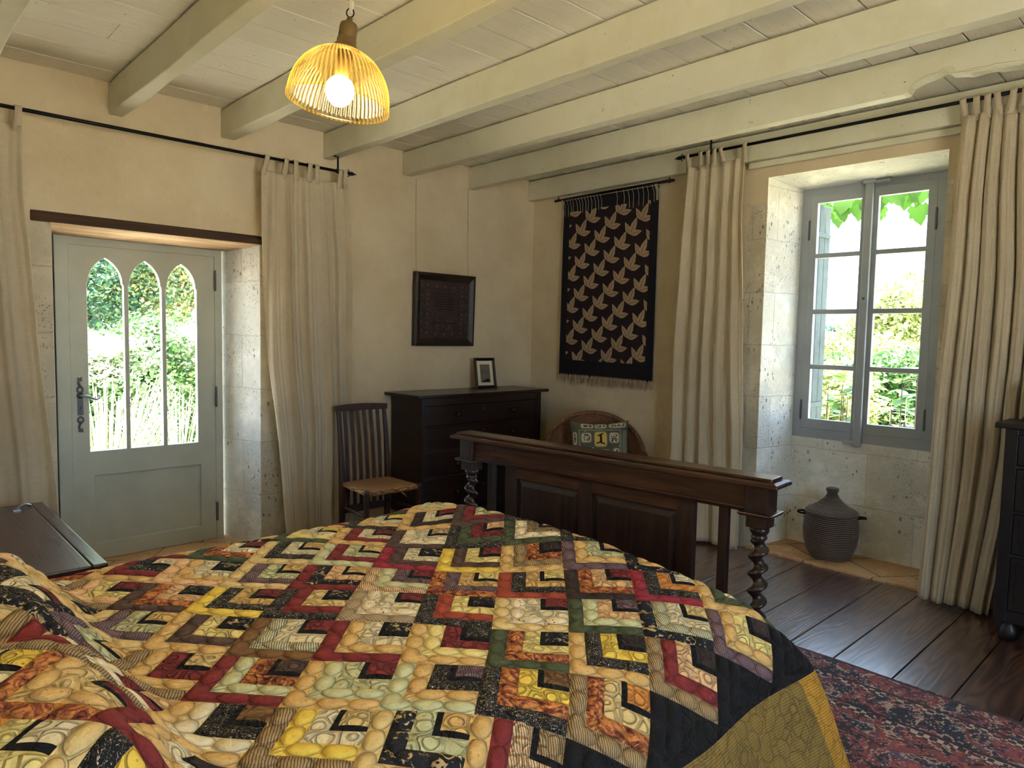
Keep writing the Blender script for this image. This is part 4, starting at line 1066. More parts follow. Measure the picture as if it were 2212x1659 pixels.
    X=x*0+np.where(s>1.9, tx*wt+hx*(1-wt), x); Z=np.where(s>1.9, tz*wt+hz*(1-wt), z); Y=y+np.where(s>1.9,hy*(1-wt),0)
    X=X-puff*slope*.6; Y=Y+puff*nny*np.where(t<1.3,1,np.where(t>2.5,1,0)); Z=Z+puff*np.clip(nnz,.2,1)
    me.vertices.foreach_set('co', np.stack([X,Y,Z],1).ravel())
    at=me.attributes.new('patch_colour','FLOAT_COLOR','FACE'); at.data.foreach_set('color',cols.ravel())
    at=me.attributes.new('patch_print','FLOAT','FACE'); at.data.foreach_set('value',pats)
    uvl=me.uv_layers.new(name='UVMap'); li=np.zeros(len(me.loops),int); me.loops.foreach_get('vertex_index',li)
    uv=np.stack([k*.241+3,i*.241+3],1)[li]; uvl.data.foreach_set('uv',uv.ravel())
    # trim the flap that would stick out past the free hem
    bm=bmesh.new(); bm.from_mesh(me); bm.faces.ensure_lookup_table()
    kill=[f for f,(cs,ct,_) in zip(bm.faces,pc) if ct<1.06 and cs>float(np.interp(ct,[.455,.60,.86,.95,1.03,1.2],[2.415,2.385,2.34,2.305,2.275,2.26]))+.045]
    bmesh.ops.delete(bm,geom=kill,context='FACES')
    bm.normal_update(); bm.to_mesh(me); bm.free()
    me.polygons.foreach_set('use_smooth',[True]*len(me.polygons)); me.materials.append(MAT['quilt']); me.update()
    o=bpy.data.objects.new('patchwork_quilt',me); COL.objects.link(o)
    md=o.modifiers.new('thickness','SOLIDIFY'); md.thickness=.010; md.offset=-1
    tag(o,'patchwork quilt of nested L-shaped red, cream, gold and black strips, spread over the bed','quilt')
quilt()

# ---------------------------------------------------------------- curtains and rods
def curtain(label, group, f, zr, edges, nf, amp, tabs, seed, hem=0.0):
    """f(a, d, z): a along the rod, d out from the rod plane. edges: rows (z, left, right)"""
    R_ = random.Random(seed)
    ztop = zr-.085; zbot = edges[-1][0]
    edges = sorted(edges)
    zs_ = [e[0] for e in edges]
    Lz=lambda z: float(np.interp(z,zs_,[e[1] for e in edges])); Rz=lambda z: float(np.interp(z,zs_,[e[2] for e in edges]))
    ph=[R_.uniform(0,6) for _ in range(8)]; widths=[R_.uniform(.6,1.5) for _ in range(nf)]; cum=np.concatenate([[0],np.cumsum(widths)]); cum/=cum[-1]
    am=[R_.uniform(.55,1.15) for _ in range(nf+1)]
    def sh(u,v):
        z=lerp(ztop,zbot,v)+hem*math.sin(9*u+ph[0])*v
        # fold phase is warped so that folds have unequal widths
        w=float(np.interp(u,cum,np.arange(nf+1)))+.22*math.sin(2.0*v+ph[1]+3*u)+.10*math.sin(5*v+ph[2]+6*u)
        A=amp*(.55+.45*sstep(0,.25,v))*float(np.interp(u,np.linspace(0,1,nf+1),am))
        d=A*(math.sin(2*PI*w)+.28*math.sin(4*PI*w+ph[3]+1.5*v)+.12*math.sin(9*PI*w+ph[5]))
        da=.35*A*math.cos(2*PI*w+.5)
        edge=min(1,u*8,(1-u)*8)
        a=lerp(Lz(z),Rz(z),u)+da*edge+.004*math.sin(14*v+ph[4])
        return f(a,d,z)
    za,zb_=sh(0,0),sh(1,1)
    o_loc=f((Lz(ztop)+Rz(ztop))/2,0,zbot)
    mb=MB(); mb.grid(sh,nf*30,70)
    root=thing('curtain',label,'curtain',o_loc,group=group)
    make('drape',mb,MAT['linen'],root,solid=.0035,smooth=True,fixn=False)
    for u in tabs:
        p=Vector(sh(u,0)); a=lerp(Lz(ztop),Rz(ztop),u)
        mb=MB(); hw=.021; n_=14; rows=[]
        q0=Vector(f(0,1,0))-Vector(f(0,0,0)); e0=Vector(f(1,0,0))-Vector(f(0,0,0)); base=Vector(f(a,0,0))
        dp=(p-Vector(f(a,0,ztop))).dot(q0); rr=.0165
        path=[(dp+.003,ztop-.03),(dp+.002,ztop)]
        path.append((lerp(dp,rr,.6),lerp(ztop,zr,.55)))
        for kk in range(9):
            an=PI*kk/8; path.append((rr*math.cos(an),zr+rr*math.sin(an)))
        path.append((lerp(dp-.004,-rr,.6),lerp(ztop,zr,.55))); path+= [(dp-.004,ztop),(dp-.005,ztop-.03)]
        vs=[]; sk=R_.uniform(-.012,.012)
        for (d,z) in path:
            lean=sk*(z-ztop)/.085
            for w_ in (-hw,hw):
                vs.append(tuple(Vector(f(a+lean+w_*(1-.25*(z>ztop+.03)),d,z))))
        mb.add(vs,[(2*i,2*i+1,2*i+3,2*i+2) for i in range(len(path)-1)],0,True)
        make('tab',mb,MAT['linen'],root,solid=.002,smooth=True,fixn=False)
    return root
fD=lambda a,d,z:(a,4.50-d,z)
fW=lambda a,d,z:(4.50-d,a,z)
G_='unbleached tab-top curtains on iron rods'
curtain('pale linen tab-top curtain left of the arched glass door, at the photo edge',G_,fD,2.637,[(2.56,.02,.69),(2.2,.05,.685),(1.6,.08,.72),(1.0,.08,.765),(.45,.08,.80),(.02,.08,.835)],4,.034,[.03,.22,.42,.62,.80,.965],3)
curtain('pale linen tab-top curtain right of the arched glass door, behind the slat-back chair',G_,fD,2.637,[(2.55,1.985,2.61),(2.2,1.985,2.625),(1.85,1.992,2.64),(1.3,2.03,2.655),(.8,2.08,2.66),(.4,2.12,2.65),(.02,2.15,2.64)],5,.032,[.03,.25,.38,.52,.63,.90,.975],5,.006)
curtain('pale linen tab-top curtain left of the window, between tapestry and window recess',G_,fW,2.837,[(2.75,2.915,2.455),(2.3,2.93,2.455),(1.6,2.96,2.43),(1.0,2.965,2.41),(.5,2.965,2.405),(.02,2.96,2.405)],5,.030,[.03,.24,.36,.48,.62,.97],8,.004)
curtain('pale linen tab-top curtain right of the window, beside the black chest of drawers',G_,fW,2.837,[(2.75,1.172,.84),(2.3,1.19,.82),(1.9,1.20,.80),(1.4,1.21,.79),(.9,1.225,.80),(.4,1.235,.85),(.02,1.24,.89)],5,.036,[.03,.2,.36,.52,.68,.84,.97],12,.006)
def rod(label,f,a0,a1,zr,br,tip_a,sg):
    r=thing('curtain_rod',label,'curtain rod',f((a0+a1)/2,0,zr))
    mb=MB(); mb.tube([f(a0,0,zr),f((a0+a1)/2,0,zr-.001),f(a1,0,zr)],.0105,12); make('pole',mb,MAT['black_iron'],r)
    mb=MB(); t=tip_a
    q=[(0,.009),(.006,.016),(.012,.008),(.03,.011),(.045,.015),(.06,.009),(.085,.001)]
    mb.tube([f(t+sg*d,0,zr) for d,_ in q],[x for _,x in q],10)
    for dz,dd in ((1,0),(-1,0),(0,1),(0,-1)): mb.tube([f(t+sg*.032,dd*.006,zr+dz*.006),f(t+sg*.018,dd*.022,zr+dz*.022),f(t+sg*.012,dd*.027,zr+dz*.027)],[.005,.0035,.001],6)
    make('finial',mb,MAT['black_iron'],r)
    for b,ztop in br:
        mb=MB(); mb.tube([f(b,0,zr-.015),f(b,.0,zr),f(b,.0,ztop-.004),f(b-sg*.03,.0,ztop-.004)],.0075,8); mb.tube([f(b-.012,0,zr),f(b+.012,0,zr)],.015,12); make('bracket',mb,MAT['black_iron'],r)
    return r
rod('black iron curtain rod with arrow finial above the glass door',fD,-.3,2.60,2.637,[(2.535,2.741),(.5,2.741)],2.60,1)
rod('black iron curtain rod with arrow finial above the window',fW,2.945,.45,2.837,[(2.728,2.93),(.60,2.93)],2.945,1)

# ---------------------------------------------------------------- wall hanging on its pole
def tapestry():
    r=thing('pole','thin black pole holding the dark wall hanging under the beam','pole',(4.61,3.75,2.70))
    r.name='hanging_pole'; OFF[r.name]=Vector((4.61,3.75,2.70))
    mb=MB(); mb.tube([(4.607,3.10,2.712),(4.607,3.7,2.711),(4.607,4.34,2.706)],.011,12); make('rod',mb,MAT['black_iron'],r)
    for y in (3.14,4.30):
        mb=MB(); mb.tube([(4.607,y,2.70),(4.607,y,2.742)],.003,6); mb.tube([(4.607,y+.012*math.cos(a),2.712+.016*math.sin(a)) for a in np.linspace(0,2*PI,12,False)],.002,5,closed=True); make('hook',mb,MAT['black_iron'],r)
    X_=4.628
    t=thing('wall_hanging','tall dark woven wall hanging with tan leaf-shaped motifs, black border and fringe','wall hanging',(4.63,3.75,1.18))
    def pl(a,b,lift=0):   # a: 0..1 from the left (y=4.25) to the right, b: 0..1 from the top
        y=lerp(4.252,3.245,a)+.008*math.sin(2*b)*(.5-a)*0; z=lerp(2.698,1.165,b)-.012*a*b
        bow=.006*math.sin(5*a+2)*b+.010*b
        return (X_-bow-lift-(.014 if b<.0 else 0), y, z)
    mb=MB()
    mb.grid(lambda u,v:pl(u,v),40,60,0)
    ia,ib,ja,jb=.075,.925,.068,.912
    mb.grid(lambda u,v:pl(lerp(ia,ib,u),lerp(ja,jb,v),.0008),40,60,1)
    # leaf sprigs in a slanting lattice
    W_,H_=1.007,1.533
    def clip(poly):
        def cut(poly,inside,inter):
            out=[]
            for i in range(len(poly)):
                p,q=poly[i-1],poly[i]
                if inside(q):
                    if not inside(p): out.append(inter(p,q))
                    out.append(q)
                elif inside(p): out.append(inter(p,q))
            return out
        for ax,val,sg in ((0,ia*W_,1),(0,ib*W_,-1),(1,ja*H_,1),(1,jb*H_,-1)):
            if not poly: break
            ins=lambda p:(p[ax]-val)*sg>=0
            def it(p,q):
                t_=(val-p[ax])/(q[ax]-p[ax]); return (lerp(p[0],q[0],t_),lerp(p[1],q[1],t_))
            poly=cut(poly,ins,it)
        return poly
    for i in range(-4,16):
        for j in range(-6,20):
            cx_=.02+.214*i+.107*(j%2); cy_=.02+.139*j+.34*cx_-.12
            if not(-.15<cx_<W_+.15 and -.2<cy_<H_+.2): continue
            # a plain sprig of three pointed leaves at every lattice site
            for ang,L_,W2 in ((.45,.150,.030),(-.50,.118,.025),(1.40,.118,.025)):
                dx,dy=math.sin(ang),math.cos(ang); bx_,by_=cx_-.03,cy_+.055
                P_=lambda t_,w_:(bx_+dx*L_*t_+dy*W2*w_, by_-dy*L_*t_+dx*W2*w_)
                out=[(0,0),(.15,.55),(.35,.95),(.55,.95),(.8,.5),(1,0),(.8,-.5),(.55,-.95),(.35,-.95),(.15,-.55)]
                poly=clip([P_(*q) for q in out])
                if len(poly)>=3: mb.add([pl(a/W_,b/H_,.0022) for a,b in poly],[tuple(range(len(poly)))],2)
                quad=clip([P_(.12,.07),P_(.75,.05),P_(.75,-.05),P_(.12,-.07)])
                if len(quad)>=3: mb.add([pl(a/W_,b/H_,.0034) for a,b in quad],[tuple(range(len(quad)))],0)
    make('woven_cloth',mb,[MAT['tapestry_black'],MAT['tapestry_brown'],MAT['tapestry_tan']],t,smooth=True,fixn=False)
    R_=random.Random(5)
    def thread(pts,r):
        mb=MB(); mb.tube(pts,r,5); make('top_thread',mb,MAT['tapestry_thread'],t)
    us=[.02+.034*k for k in range(13)]+[.60,.67,.71,.76,.81,.86,.90,.95]
    for u in us:
        d=R_.uniform(-.01,.012); thread([pl(u,-.004,.016),pl(u+d*.4,.03,.006),pl(u+d,.075+R_.uniform(0,.02),.005)],.0018)
    for k in range(6): thread([pl(.975+.004*k,-.004,.018),pl(.98+.006*k,.03,.012),pl(.985+.006*k+R_.uniform(-.01,.01),.075,.008)],.0018)
    for k in range(4): thread([pl(.0+.004*k,-.004,.018),pl(.0+.004*k,.06,.010),pl(-.004+.003*k,.12+.03*k,.006)],.0015)
    mb=MB()
    for k in range(64):
        if R_.random()<.12: continue
        u=k/63; l=R_.uniform(.035,.085); p=Vector(pl(u,1,0)); sw=R_.uniform(-.014,.014)
        mb.tube([p+Vector((0,0,.01)),p+Vector((-.004,sw*.4,-l*.5)),p+Vector((-.006,sw,-l))],[.0045,.004,.0022],6)
    make('fringe',mb,MAT['tapestry_tan'],t)
tapestry()

# ---------------------------------------------------------------- framed sampler
def frame_box(mb,f,w,h,fw,d0,d1,d2):
    """moulded frame ring: f(a,b,d); outer size w x h; profile back d0, outer front d1, inner front d2"""
    ring=[(0,d0),(0,d1),(fw*.35,d1+.006),(fw*.8,d2),(fw,d2-.004),(fw,d0)]
    vs=[]
    for off,d in ring:
        for sa,sb in ((-1,-1),(1,-1),(1,1),(-1,1)): vs.append(f(sa*(w/2-off),sb*(h/2-off),d))
    n=len(ring); fs=[]
    for k in range(n):
        for c in range(4): fs.append((k*4+c,k*4+(c+1)%4,((k+1)%n)*4+(c+1)%4,((k+1)%n)*4+c))
    mb.add(vs,fs)
def sampler_():
    c=(3.598,1.703); ti=math.radians(3)
    f=lambda a,b,d:(c[0]+a,4.655-d-(b+.30)*math.tan(ti)*.6,c[1]+b)
    r=thing('framed_sampler','dark oak framed needlework sampler hanging on wires above the mahogany chest','picture',(3.598,4.64,1.41))
    mb=MB(); frame_box(mb,f,.625,.595,.062,.002,.040,.026); make('frame',mb,MAT['sampler_frame_oak'],r,bevel=.002)
    mb=MB(); w,h=.252,.236
    g=lambda a,b,l=0:f(a,b,.020+l)
    mb.add([g(-w,-h),g(w,-h),g(w,h),g(-w,h)],[(0,1,2,3)],0)
    R_=random.Random(9)
    def dia(a,b,s,mi=1): mb.add([g(a-s,b,.0006),g(a,b-s,.0006),g(a+s,b,.0006),g(a,b+s,.0006)],[(0,1,2,3)],mi)
    def dash(a,b,w_,h_,mi): mb.add([g(a,b,.0006),g(a+w_,b,.0006),g(a+w_,b+h_,.0006),g(a,b+h_,.0006)],[(0,1,2,3)],mi)
    for k in range(6):
        for x in (-.18,.18): dia(x,-.19+.078*k,.012); dash(x-.014,-.155+.078*k,.008,.010,1); dash(x+.006,-.155+.078*k,.008,.010,1)
        for x in (-.232,.232): dash(x-.008,-.18+.072*k,.012,.014,1)
    for x in (-.09,.0,.09): dia(x,-.20,.012); dia(x,.19,.012)
    for row in range(7):
        y=.13-.021*row; x=-.12+R_.uniform(0,.02)+(0.05 if row==6 else 0)
        while x<.10:
            l=R_.uniform(.012,.035); dash(x,y,l,.006,2); x+=l+.007
    x=-.13
    while x<.12: l=R_.uniform(.012,.03); dash(x,-.112,l,.006,2); x+=l+.007
    for k in range(26): dia(R_.uniform(-.13,.13),R_.uniform(-.17,-.13) if k%2 else R_.uniform(-.09,-.03),R_.uniform(.004,.008))
    make('needlework',mb,[MAT['sampler'],MAT['sampler_stitch'],MAT['sampler_ink']],r,fixn=False)
    for x in (3.318,3.858):
        mb=MB(); mb.tube([(x,4.64,1.97),(x,4.652,2.3),(x,4.654,2.742)],.0011,5); make('hanging_wire',mb,MAT['gap_dark'] if False else MAT['brass_aged'],r)
sampler_()
def small_frame():
    b0=Vector((3.962,4.50,1.0435)); an=math.radians(-9); lean=math.radians(11)
    def f(a,b,d):
        y=-d*math.cos(lean)+ (b)*math.sin(lean); z=b*math.cos(lean)+d*math.sin(lean)
        return (b0.x+a*math.cos(an)-y*math.sin(an), b0.y+a*math.sin(an)+y*math.cos(an), b0.z+z)
    f2=lambda a,b,d:f(a,b+.133,d)
    r=thing('picture_frame','small black picture frame with cream mount and grey print, on the mahogany chest','picture frame',tuple(b0))
    mb=MB(); frame_box(mb,f2,.205,.262,.024,.0,.016,.013); make('frame',mb,MAT['frame_black'],r,bevel=.0015)
    mb=MB(); g=lambda a,b,l=0:f2(a,b,.006+l)
    mb.add([g(-.082,-.110),g(.082,-.110),g(.082,.110),g(-.082,.110)],[(0,1,2,3)],0)
    mb.add([g(-.05,-.082,.0005),(g(.05,-.082,.0005)),g(.05,.076,.0005),g(-.05,.076,.0005)],[(0,1,2,3)],1)
    R_=random.Random(2)
    for row in range(10):
        y=.064-.014*row; x=-.044
        while x<.04: l=R_.uniform(.006,.018); mb.add([g(x,y,.001),g(x+l,y,.001),g(x+l,y+(.005 if row in(3,4,5) else .003),.001),g(x,y+(.005 if row in(3,4,5) else .003),.001)],[(0,1,2,3)],2); x+=l+.004
    mb.add([g(-.045,-.078,.001),g(.045,-.078,.001),g(.03,-.045,.001),g(-.01,-.06,.001)],[(0,1,2,3)],2)
    make('mounted_print',mb,[MAT['mat_cream'],MAT['print_grey'],MAT['ink']],r,fixn=False)
    mb=MB(); p=[f(-.025,.01,-.002),f(.025,.01,-.002),f(.025,.17,-.002),f(-.025,.17,-.002)]
    q=[(b0.x-.02,b0.y+.085,b0.z+.001),(b0.x+.03,b0.y+.08,b0.z+.001)]
    mb.add([f(-.02,.17,-.001),f(.02,.17,-.001),q[1],q[0]],[(0,1,2,3)]); make('easel_back',mb,MAT['frame_black'],r,solid=.003)
small_frame()

# ---------------------------------------------------------------- pendant lamp
def lamp():
    c=Vector((1.092,1.934,2.203)); fv=Vector((math.sin(.759),math.cos(.759),0)); tilt=Matrix.Rotation(math.radians(7),4,fv)@Matrix.Rotation(math.radians(-3),4,Vector((fv.y,-fv.x,0)))
    r=thing('pendant_lamp','lit pendant lamp with ribbed yellow glass dome and brass cap, hanging from the ceiling','pendant lamp',(c.x,c.y,2.13))
    R_=.149; prof=[]
    for k in range(25):
        a=lerp(.22,PI/2,k/24); prof.append((R_*math.sin(a)**.92, .150*math.cos(a)**1.05))
    prof+= [(.1505,-.004),(.1535,-.008),(.1535,-.018),(.149,-.020),(.147,-.014)]
    mb=MB(); mb.lathe(prof,c,288,mat=tilt,cap=False,rfn=lambda a,z:1+(.012*math.sin(64*a) if z>-.002 else 0))
    make('shade',mb,MAT['shade_glass'],r,fixn=True)
    mb=MB(); mb.lathe([(.001,-.044),(.018,-.040),(.032,-.028),(.041,-.010),(.043,.004),(.040,.020),(.031,.034),(.020,.042)],c+tilt@Vector((0,0,.022)),28,mat=tilt); make('bulb',mb,MAT['bulb'],r)
    mb=MB(); mb.lathe([(.019,.062),(.0215,.066),(.0215,.105),(.024,.112),(.024,.146)],c,24,mat=tilt); make('lampholder',mb,MAT['brass_aged'],r)
    mb=MB(); mb.lathe([(.045,.142),(.043,.150),(.034,.160),(.029,.166),(.029,.178),(.027,.180),(.027,.184),(.0265,.218),(.024,.226),(.014,.232),(.010,.234),(.008,.246)],c,24,mat=tilt); make('lamp_cap',mb,MAT['brass_aged'],r)
    top=c+tilt@Vector((0,0,.254))
    mb=MB(); mb.tube([top+Vector((.011*math.cos(a)*fv.y,-.011*math.cos(a)*fv.x,.006+.013*math.sin(a))) for a in np.linspace(0,2*PI,18,False)],.0022,6,closed=True); make('ring',mb,MAT['black_iron'],r)
    mb=MB(); s_=Vector((fv.y,-fv.x,0))
    mb.tube([top+Vector((0,0,.004)),top+Vector((0,0,.03))+s_*.002,top+Vector((0,0,.09))-s_*.010,top+Vector((0,0,.2))-s_*.012,Vector((c.x+.035,c.y,2.928))],.0042,8)
    mb.tube([top+Vector((0,0,.004)),top+Vector((0,0,.03)),top+Vector((0,0,.07))+s_*.006,top+Vector((0,0,.2))+s_*.004,Vector((c.x+.045,c.y,2.928))],.0042,8)
    mb.tube([top+Vector((0,0,.010))+s_*.003,top+Vector((0,0,.022))+s_*.006,top+Vector((0,0,.040))+s_*.008],.0042,8)
    make('cord',mb,MAT['cord_white'],r)
lamp()
# ---------------------------------------------------------------- the garden outside
mb = MB(); mb.grid(lambda u,v:(lerp(-30,75,u),lerp(-30,60,v),-.30-.0*u),40,40)
struct(make('trim_ground',mb,MAT['grass_ground'])).name='ground'
def leaf_mesh(name, pts, nrm_bias, size, mat, parent, seed, shape='diamond', droop=.3, fold=.25):
    """one mesh of many small folded leaves at pts"""
    g=np.random.default_rng(seed); n=len(pts); P=np.array(pts,float)
    d=g.normal(size=(n,3)); d/=np.linalg.norm(d,axis=1)[:,None]
    up=g.normal(size=(n,3))+np.array(nrm_bias); up/=np.linalg.norm(up,axis=1)[:,None]
    d=d-up*(d*up).sum(1)[:,None]; d/=np.linalg.norm(d,axis=1)[:,None]; sd=np.cross(d,up)
    L=(size*g.uniform(.6,1.35,n))[:,None]; Wd=L*.33
    v0=P; v1=P+d*L*.45+sd*Wd-up*L*fold*.0; v2=P+d*L-up*L*droop*.3; v3=P+d*L*.45-sd*Wd; vm=P+d*L*.5-up*L*fold*.35
    V=np.stack([v0,v1,v2,v3,vm],1).reshape(-1,3); b=(np.arange(n)*5)[:,None]
    F=np.concatenate([b+np.array([[0,1,4]]),b+np.array([[1,2,4]]),b+np.array([[2,3,4]]),b+np.array([[3,0,4]])],0)
    off=OFF.get(parent.name,Vector((0,0,0)))
    V=V-np.array(off)
    me=bpy.data.meshes.new(name); me.vertices.add(len(V)); me.vertices.foreach_set('co',V.ravel())
    me.loops.add(len(F)*3); me.loops.foreach_set('vertex_index',F.ravel().astype(np.int32)); me.polygons.add(len(F)); me.polygons.foreach_set('loop_start',np.arange(0,len(F)*3,3,dtype=np.int32))
    me.update(calc_edges=True); me.validate(); me.materials.append(mat)
    o=bpy.data.objects.new(name,me); COL.objects.link(o); o.parent=parent; OFF[o.name]=off; return o
def cloud(c, r, n, lumps, seed, shell=.55):
    g=np.random.default_rng(seed); out=[]
    ctr=g.normal(size=(lumps,3)); ctr/=np.linalg.norm(ctr,axis=1)[:,None]; ctr*=g.uniform(.35,.85,(lumps,1)); 
    for k in range(lumps):
        m=n//lumps; q=g.normal(size=(m,3)); q/=np.linalg.norm(q,axis=1)[:,None]; q*=g.uniform(shell,1,(m,1))**.5*g.uniform(.28,.48)
        out.append(ctr[k]+q)
    q=np.concatenate(out); q=np.array(c)+q*np.array(r); return q[q[:,2]>-.28]
def tree(name, label, cat, group, x, y, h, rad, n, size, mat, seed, trunk=True, base=-.30, low=.12):
    r=thing(name,label,cat,(x,y,base),group=group)
    cz=base+h*(.5+low); pts=cloud((x,y,cz),(rad,rad,h*.5*(1.12-low)),n,26,seed)
    leaf_mesh('foliage',pts,(-.3,-.3,1.2),size,MAT[mat],r,seed)
    R_=random.Random(seed)
    mb=MB(); tp=Vector((x+R_.uniform(-.1,.1)*rad,y,base+h*.75)); w=.035*h if trunk else .02*h
    mb.tube([(x,y,base-.05),(x+.02*h,y,base+h*.3),tuple(tp)],[w,w*.75,w*.25],8)
    for k in range(7):
        a=R_.uniform(0,6.28); s0=Vector((x,y,base+h*R_.uniform(.2,.5))); e=s0+Vector((math.cos(a)*rad*.8,math.sin(a)*rad*.8,h*R_.uniform(.15,.42)))
        mb.tube([s0,s0.lerp(e,.5)+Vector((0,0,.04*h)),e],[w*.4,w*.28,w*.08],6)
    make('trunk' if trunk else 'stem',mb,MAT['bark'],r)
    return r
# beyond the glass door
GT='trees beyond the glass door'
tree('garden_tree','dark blue-green tree seen at the upper left through the arched door','tree',GT,2.7,13.2,5.2,1.7,22000,.075,'leaf_dark',21)
tree('garden_tree','yellow-green tree behind the pale shrub, seen through the middle arch of the door','tree',GT,4.1,13.4,5.4,1.8,24000,.07,'leaf_yellow',22)
tree('garden_tree','yellow-green tree at the right through the third arch of the door','tree',GT,5.6,13.8,5.6,1.9,22000,.07,'leaf_yellow',23)
tree('garden_tree','green tree far left beyond the garden door','tree',GT,.6,14.0,5.0,1.7,9000,.09,'leaf_green',24)
tree('garden_tree','tall green tree furthest back beyond the garden door','tree',GT,3.9,18.5,7.5,3.2,20000,.12,'leaf_green',25)
GS='pale sunlit shrubs outside the door'
for i,(x,y,h,rad,n,lab) in enumerate(((1.75,8.0,1.80,.95,7000,'sunlit pale leafy shrub outside, behind the left arch of the door'),(2.75,8.5,1.85,1.0,7000,'sunlit pale leafy shrub outside, behind the middle and right arches of the door'),(.5,8.4,1.8,.9,3000,'sunlit pale leafy shrub left of the others outside the door'),(4.0,8.8,1.75,.9,3500,'sunlit pale leafy shrub right of the others outside the door'))):
    r=tree('shrub',lab,'shrub',GS,x,y,h,rad,n*2,.06,'leaf_green',31+i,trunk=False,low=.04)
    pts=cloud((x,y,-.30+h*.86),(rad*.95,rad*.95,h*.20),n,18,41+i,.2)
    leaf_mesh('painted_sun_leaves',pts,(-.2,-.2,1.5),.055,MAT['leaf_painted_sun'],r,51+i)  # near-white leaves on top: sunlight painted into the leaf colour
for i,(x,y,hh,n,lab) in enumerate(((1.45,6.25,1.15,190,'clump of tall straw-pale grass outside the lower left of the glass door'),(2.15,6.7,1.0,140,'clump of tall straw-pale grass outside the lower right of the glass door'))):
    r=thing('tall_grass',lab,'grass clump',(x,y,-.30),group='tall grass outside the door')
    R_=random.Random(60+i); mb=MB()
    for k in range(n):
        a=R_.uniform(0,6.28); q=R_.uniform(0,.22); bx,by=x+q*math.cos(a),y+q*math.sin(a); l=hh*R_.uniform(.7,1.15)+.30; le=R_.uniform(.15,.8); w=R_.uniform(.0025,.006)
        pts=[(bx,by,-.30),(bx+le*.25*math.cos(a),by+le*.25*math.sin(a),-.30+l*.5),(bx+le*.7*math.cos(a),by+le*.7*math.sin(a),-.30+l*.88),(bx+le*1.05*math.cos(a),by+le*1.05*math.sin(a),-.30+l*(.98-.3*le))]
        t=Vector((-math.sin(a),math.cos(a),0)); vs=[]
        for j,p in enumerate(pts):
            ww=w*(1,1.1,.8,.15)[j]; vs+= [tuple(Vector(p)-t*ww),tuple(Vector(p)+t*ww)]
        mb.add(vs,[(0,1,3,2),(2,3,5,4),(4,5,7,6)],0,True)
    tag(make('blades',mb,MAT['grass_straw'],r,fixn=False),None,None,kind='stuff')
# beyond the window
GW='wooded hillside beyond the window'
W_=[('hillside_tree','yellow-green tree highest on the right through the window','leaf_yellow',22,6.75,3.1,1.9,9000,.16,),('hillside_tree','yellow-green tree low in the middle of the window view','leaf_yellow',19,6.7,1.75,1.7,7000,.15),
('hillside_tree','pale green tree low at the left of the window view','leaf_yellow',20,8.3,1.75,1.7,7000,.15),('hillside_tree','green tree right behind the hydrangea through the window','leaf_green',16,5.1,1.35,1.5,7000,.14),
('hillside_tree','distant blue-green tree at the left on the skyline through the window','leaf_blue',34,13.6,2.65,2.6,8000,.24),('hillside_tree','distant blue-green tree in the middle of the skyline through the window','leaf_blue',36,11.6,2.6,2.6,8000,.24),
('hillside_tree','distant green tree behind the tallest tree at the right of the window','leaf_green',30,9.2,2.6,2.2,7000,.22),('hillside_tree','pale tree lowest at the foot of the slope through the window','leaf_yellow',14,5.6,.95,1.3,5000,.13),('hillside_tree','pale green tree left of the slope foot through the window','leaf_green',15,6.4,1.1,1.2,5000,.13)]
for i,(nm,lab,mt,x,y,h,rad,n,size) in enumerate(W_): tree(nm,lab,'tree',GW,x,y,h+.3,rad,n,size,mt,70+i,low=.02)
def big_leaf(c, d, up, L, lobes, seed):
    """a vine leaf (lobes>1) or an oval leaf as a curved fan; returns verts, faces"""
    d=Vector(d).normalized(); up=Vector(up); up=(up-d*up.dot(d)).normalized(); s_=d.cross(up); c=Vector(c)
    if lobes>1: out=[(0,0),(.10,.20),(.02,.34),(.14,.42),(.20,.50),(.32,.44),(.40,.40),(.50,.46),(.62,.40),(.60,.30),(.74,.24),(.86,.12),(1,0)]
    else: out=[(0,0),(.12,.12),(.28,.25),(.45,.30),(.62,.27),(.80,.17),(.93,.06),(1,0)]
    pts=out+[(a,-b) for a,b in out[-2:0:-1]]
    R_=random.Random(seed); cu=R_.uniform(.1,.3)
    f=lambda a,b:tuple(c+d*(a*L)+s_*(b*L)+up*(-cu*L*(a*a*.6)+ .25*L*abs(b)*.5))
    vs=[f(a,b) for a,b in pts]+[f(.35,0)]
    n=len(pts); return vs,[(i,(i+1)%n,n) for i in range(n)]
r=thing('vine','green vine leaves hanging over the top of the window outside','vine',(5.75,1.9,2.2))
R_=random.Random(4)
mb=MB(); mb.tube([(5.7,3.2,2.95),(5.72,2.5,2.78),(5.68,1.9,2.76),(5.72,1.2,2.80),(5.7,.6,2.9)],.008,8); make('stem',mb,MAT['bark'],r)
VL=[(2.42,2.66,.17,-.2),(2.36,2.58,.15,.3),(2.31,2.60,.20,.1),(2.26,2.55,.13,-.3),(2.22,2.64,.16,.2),(2.18,2.62,.17,-.1),(2.12,2.56,.13,.25),(2.06,2.62,.20,-.25),(2.00,2.54,.15,.1),(1.95,2.66,.16,.3),(1.88,2.64,.15,-.4),(1.80,2.66,.18,.2),(1.735,2.53,.17,-.1),(1.70,2.68,.19,.3),(1.62,2.66,.16,-.2),(1.57,2.62,.14,.3),(1.52,2.70,.15,0),(2.48,2.6,.16,.1)]
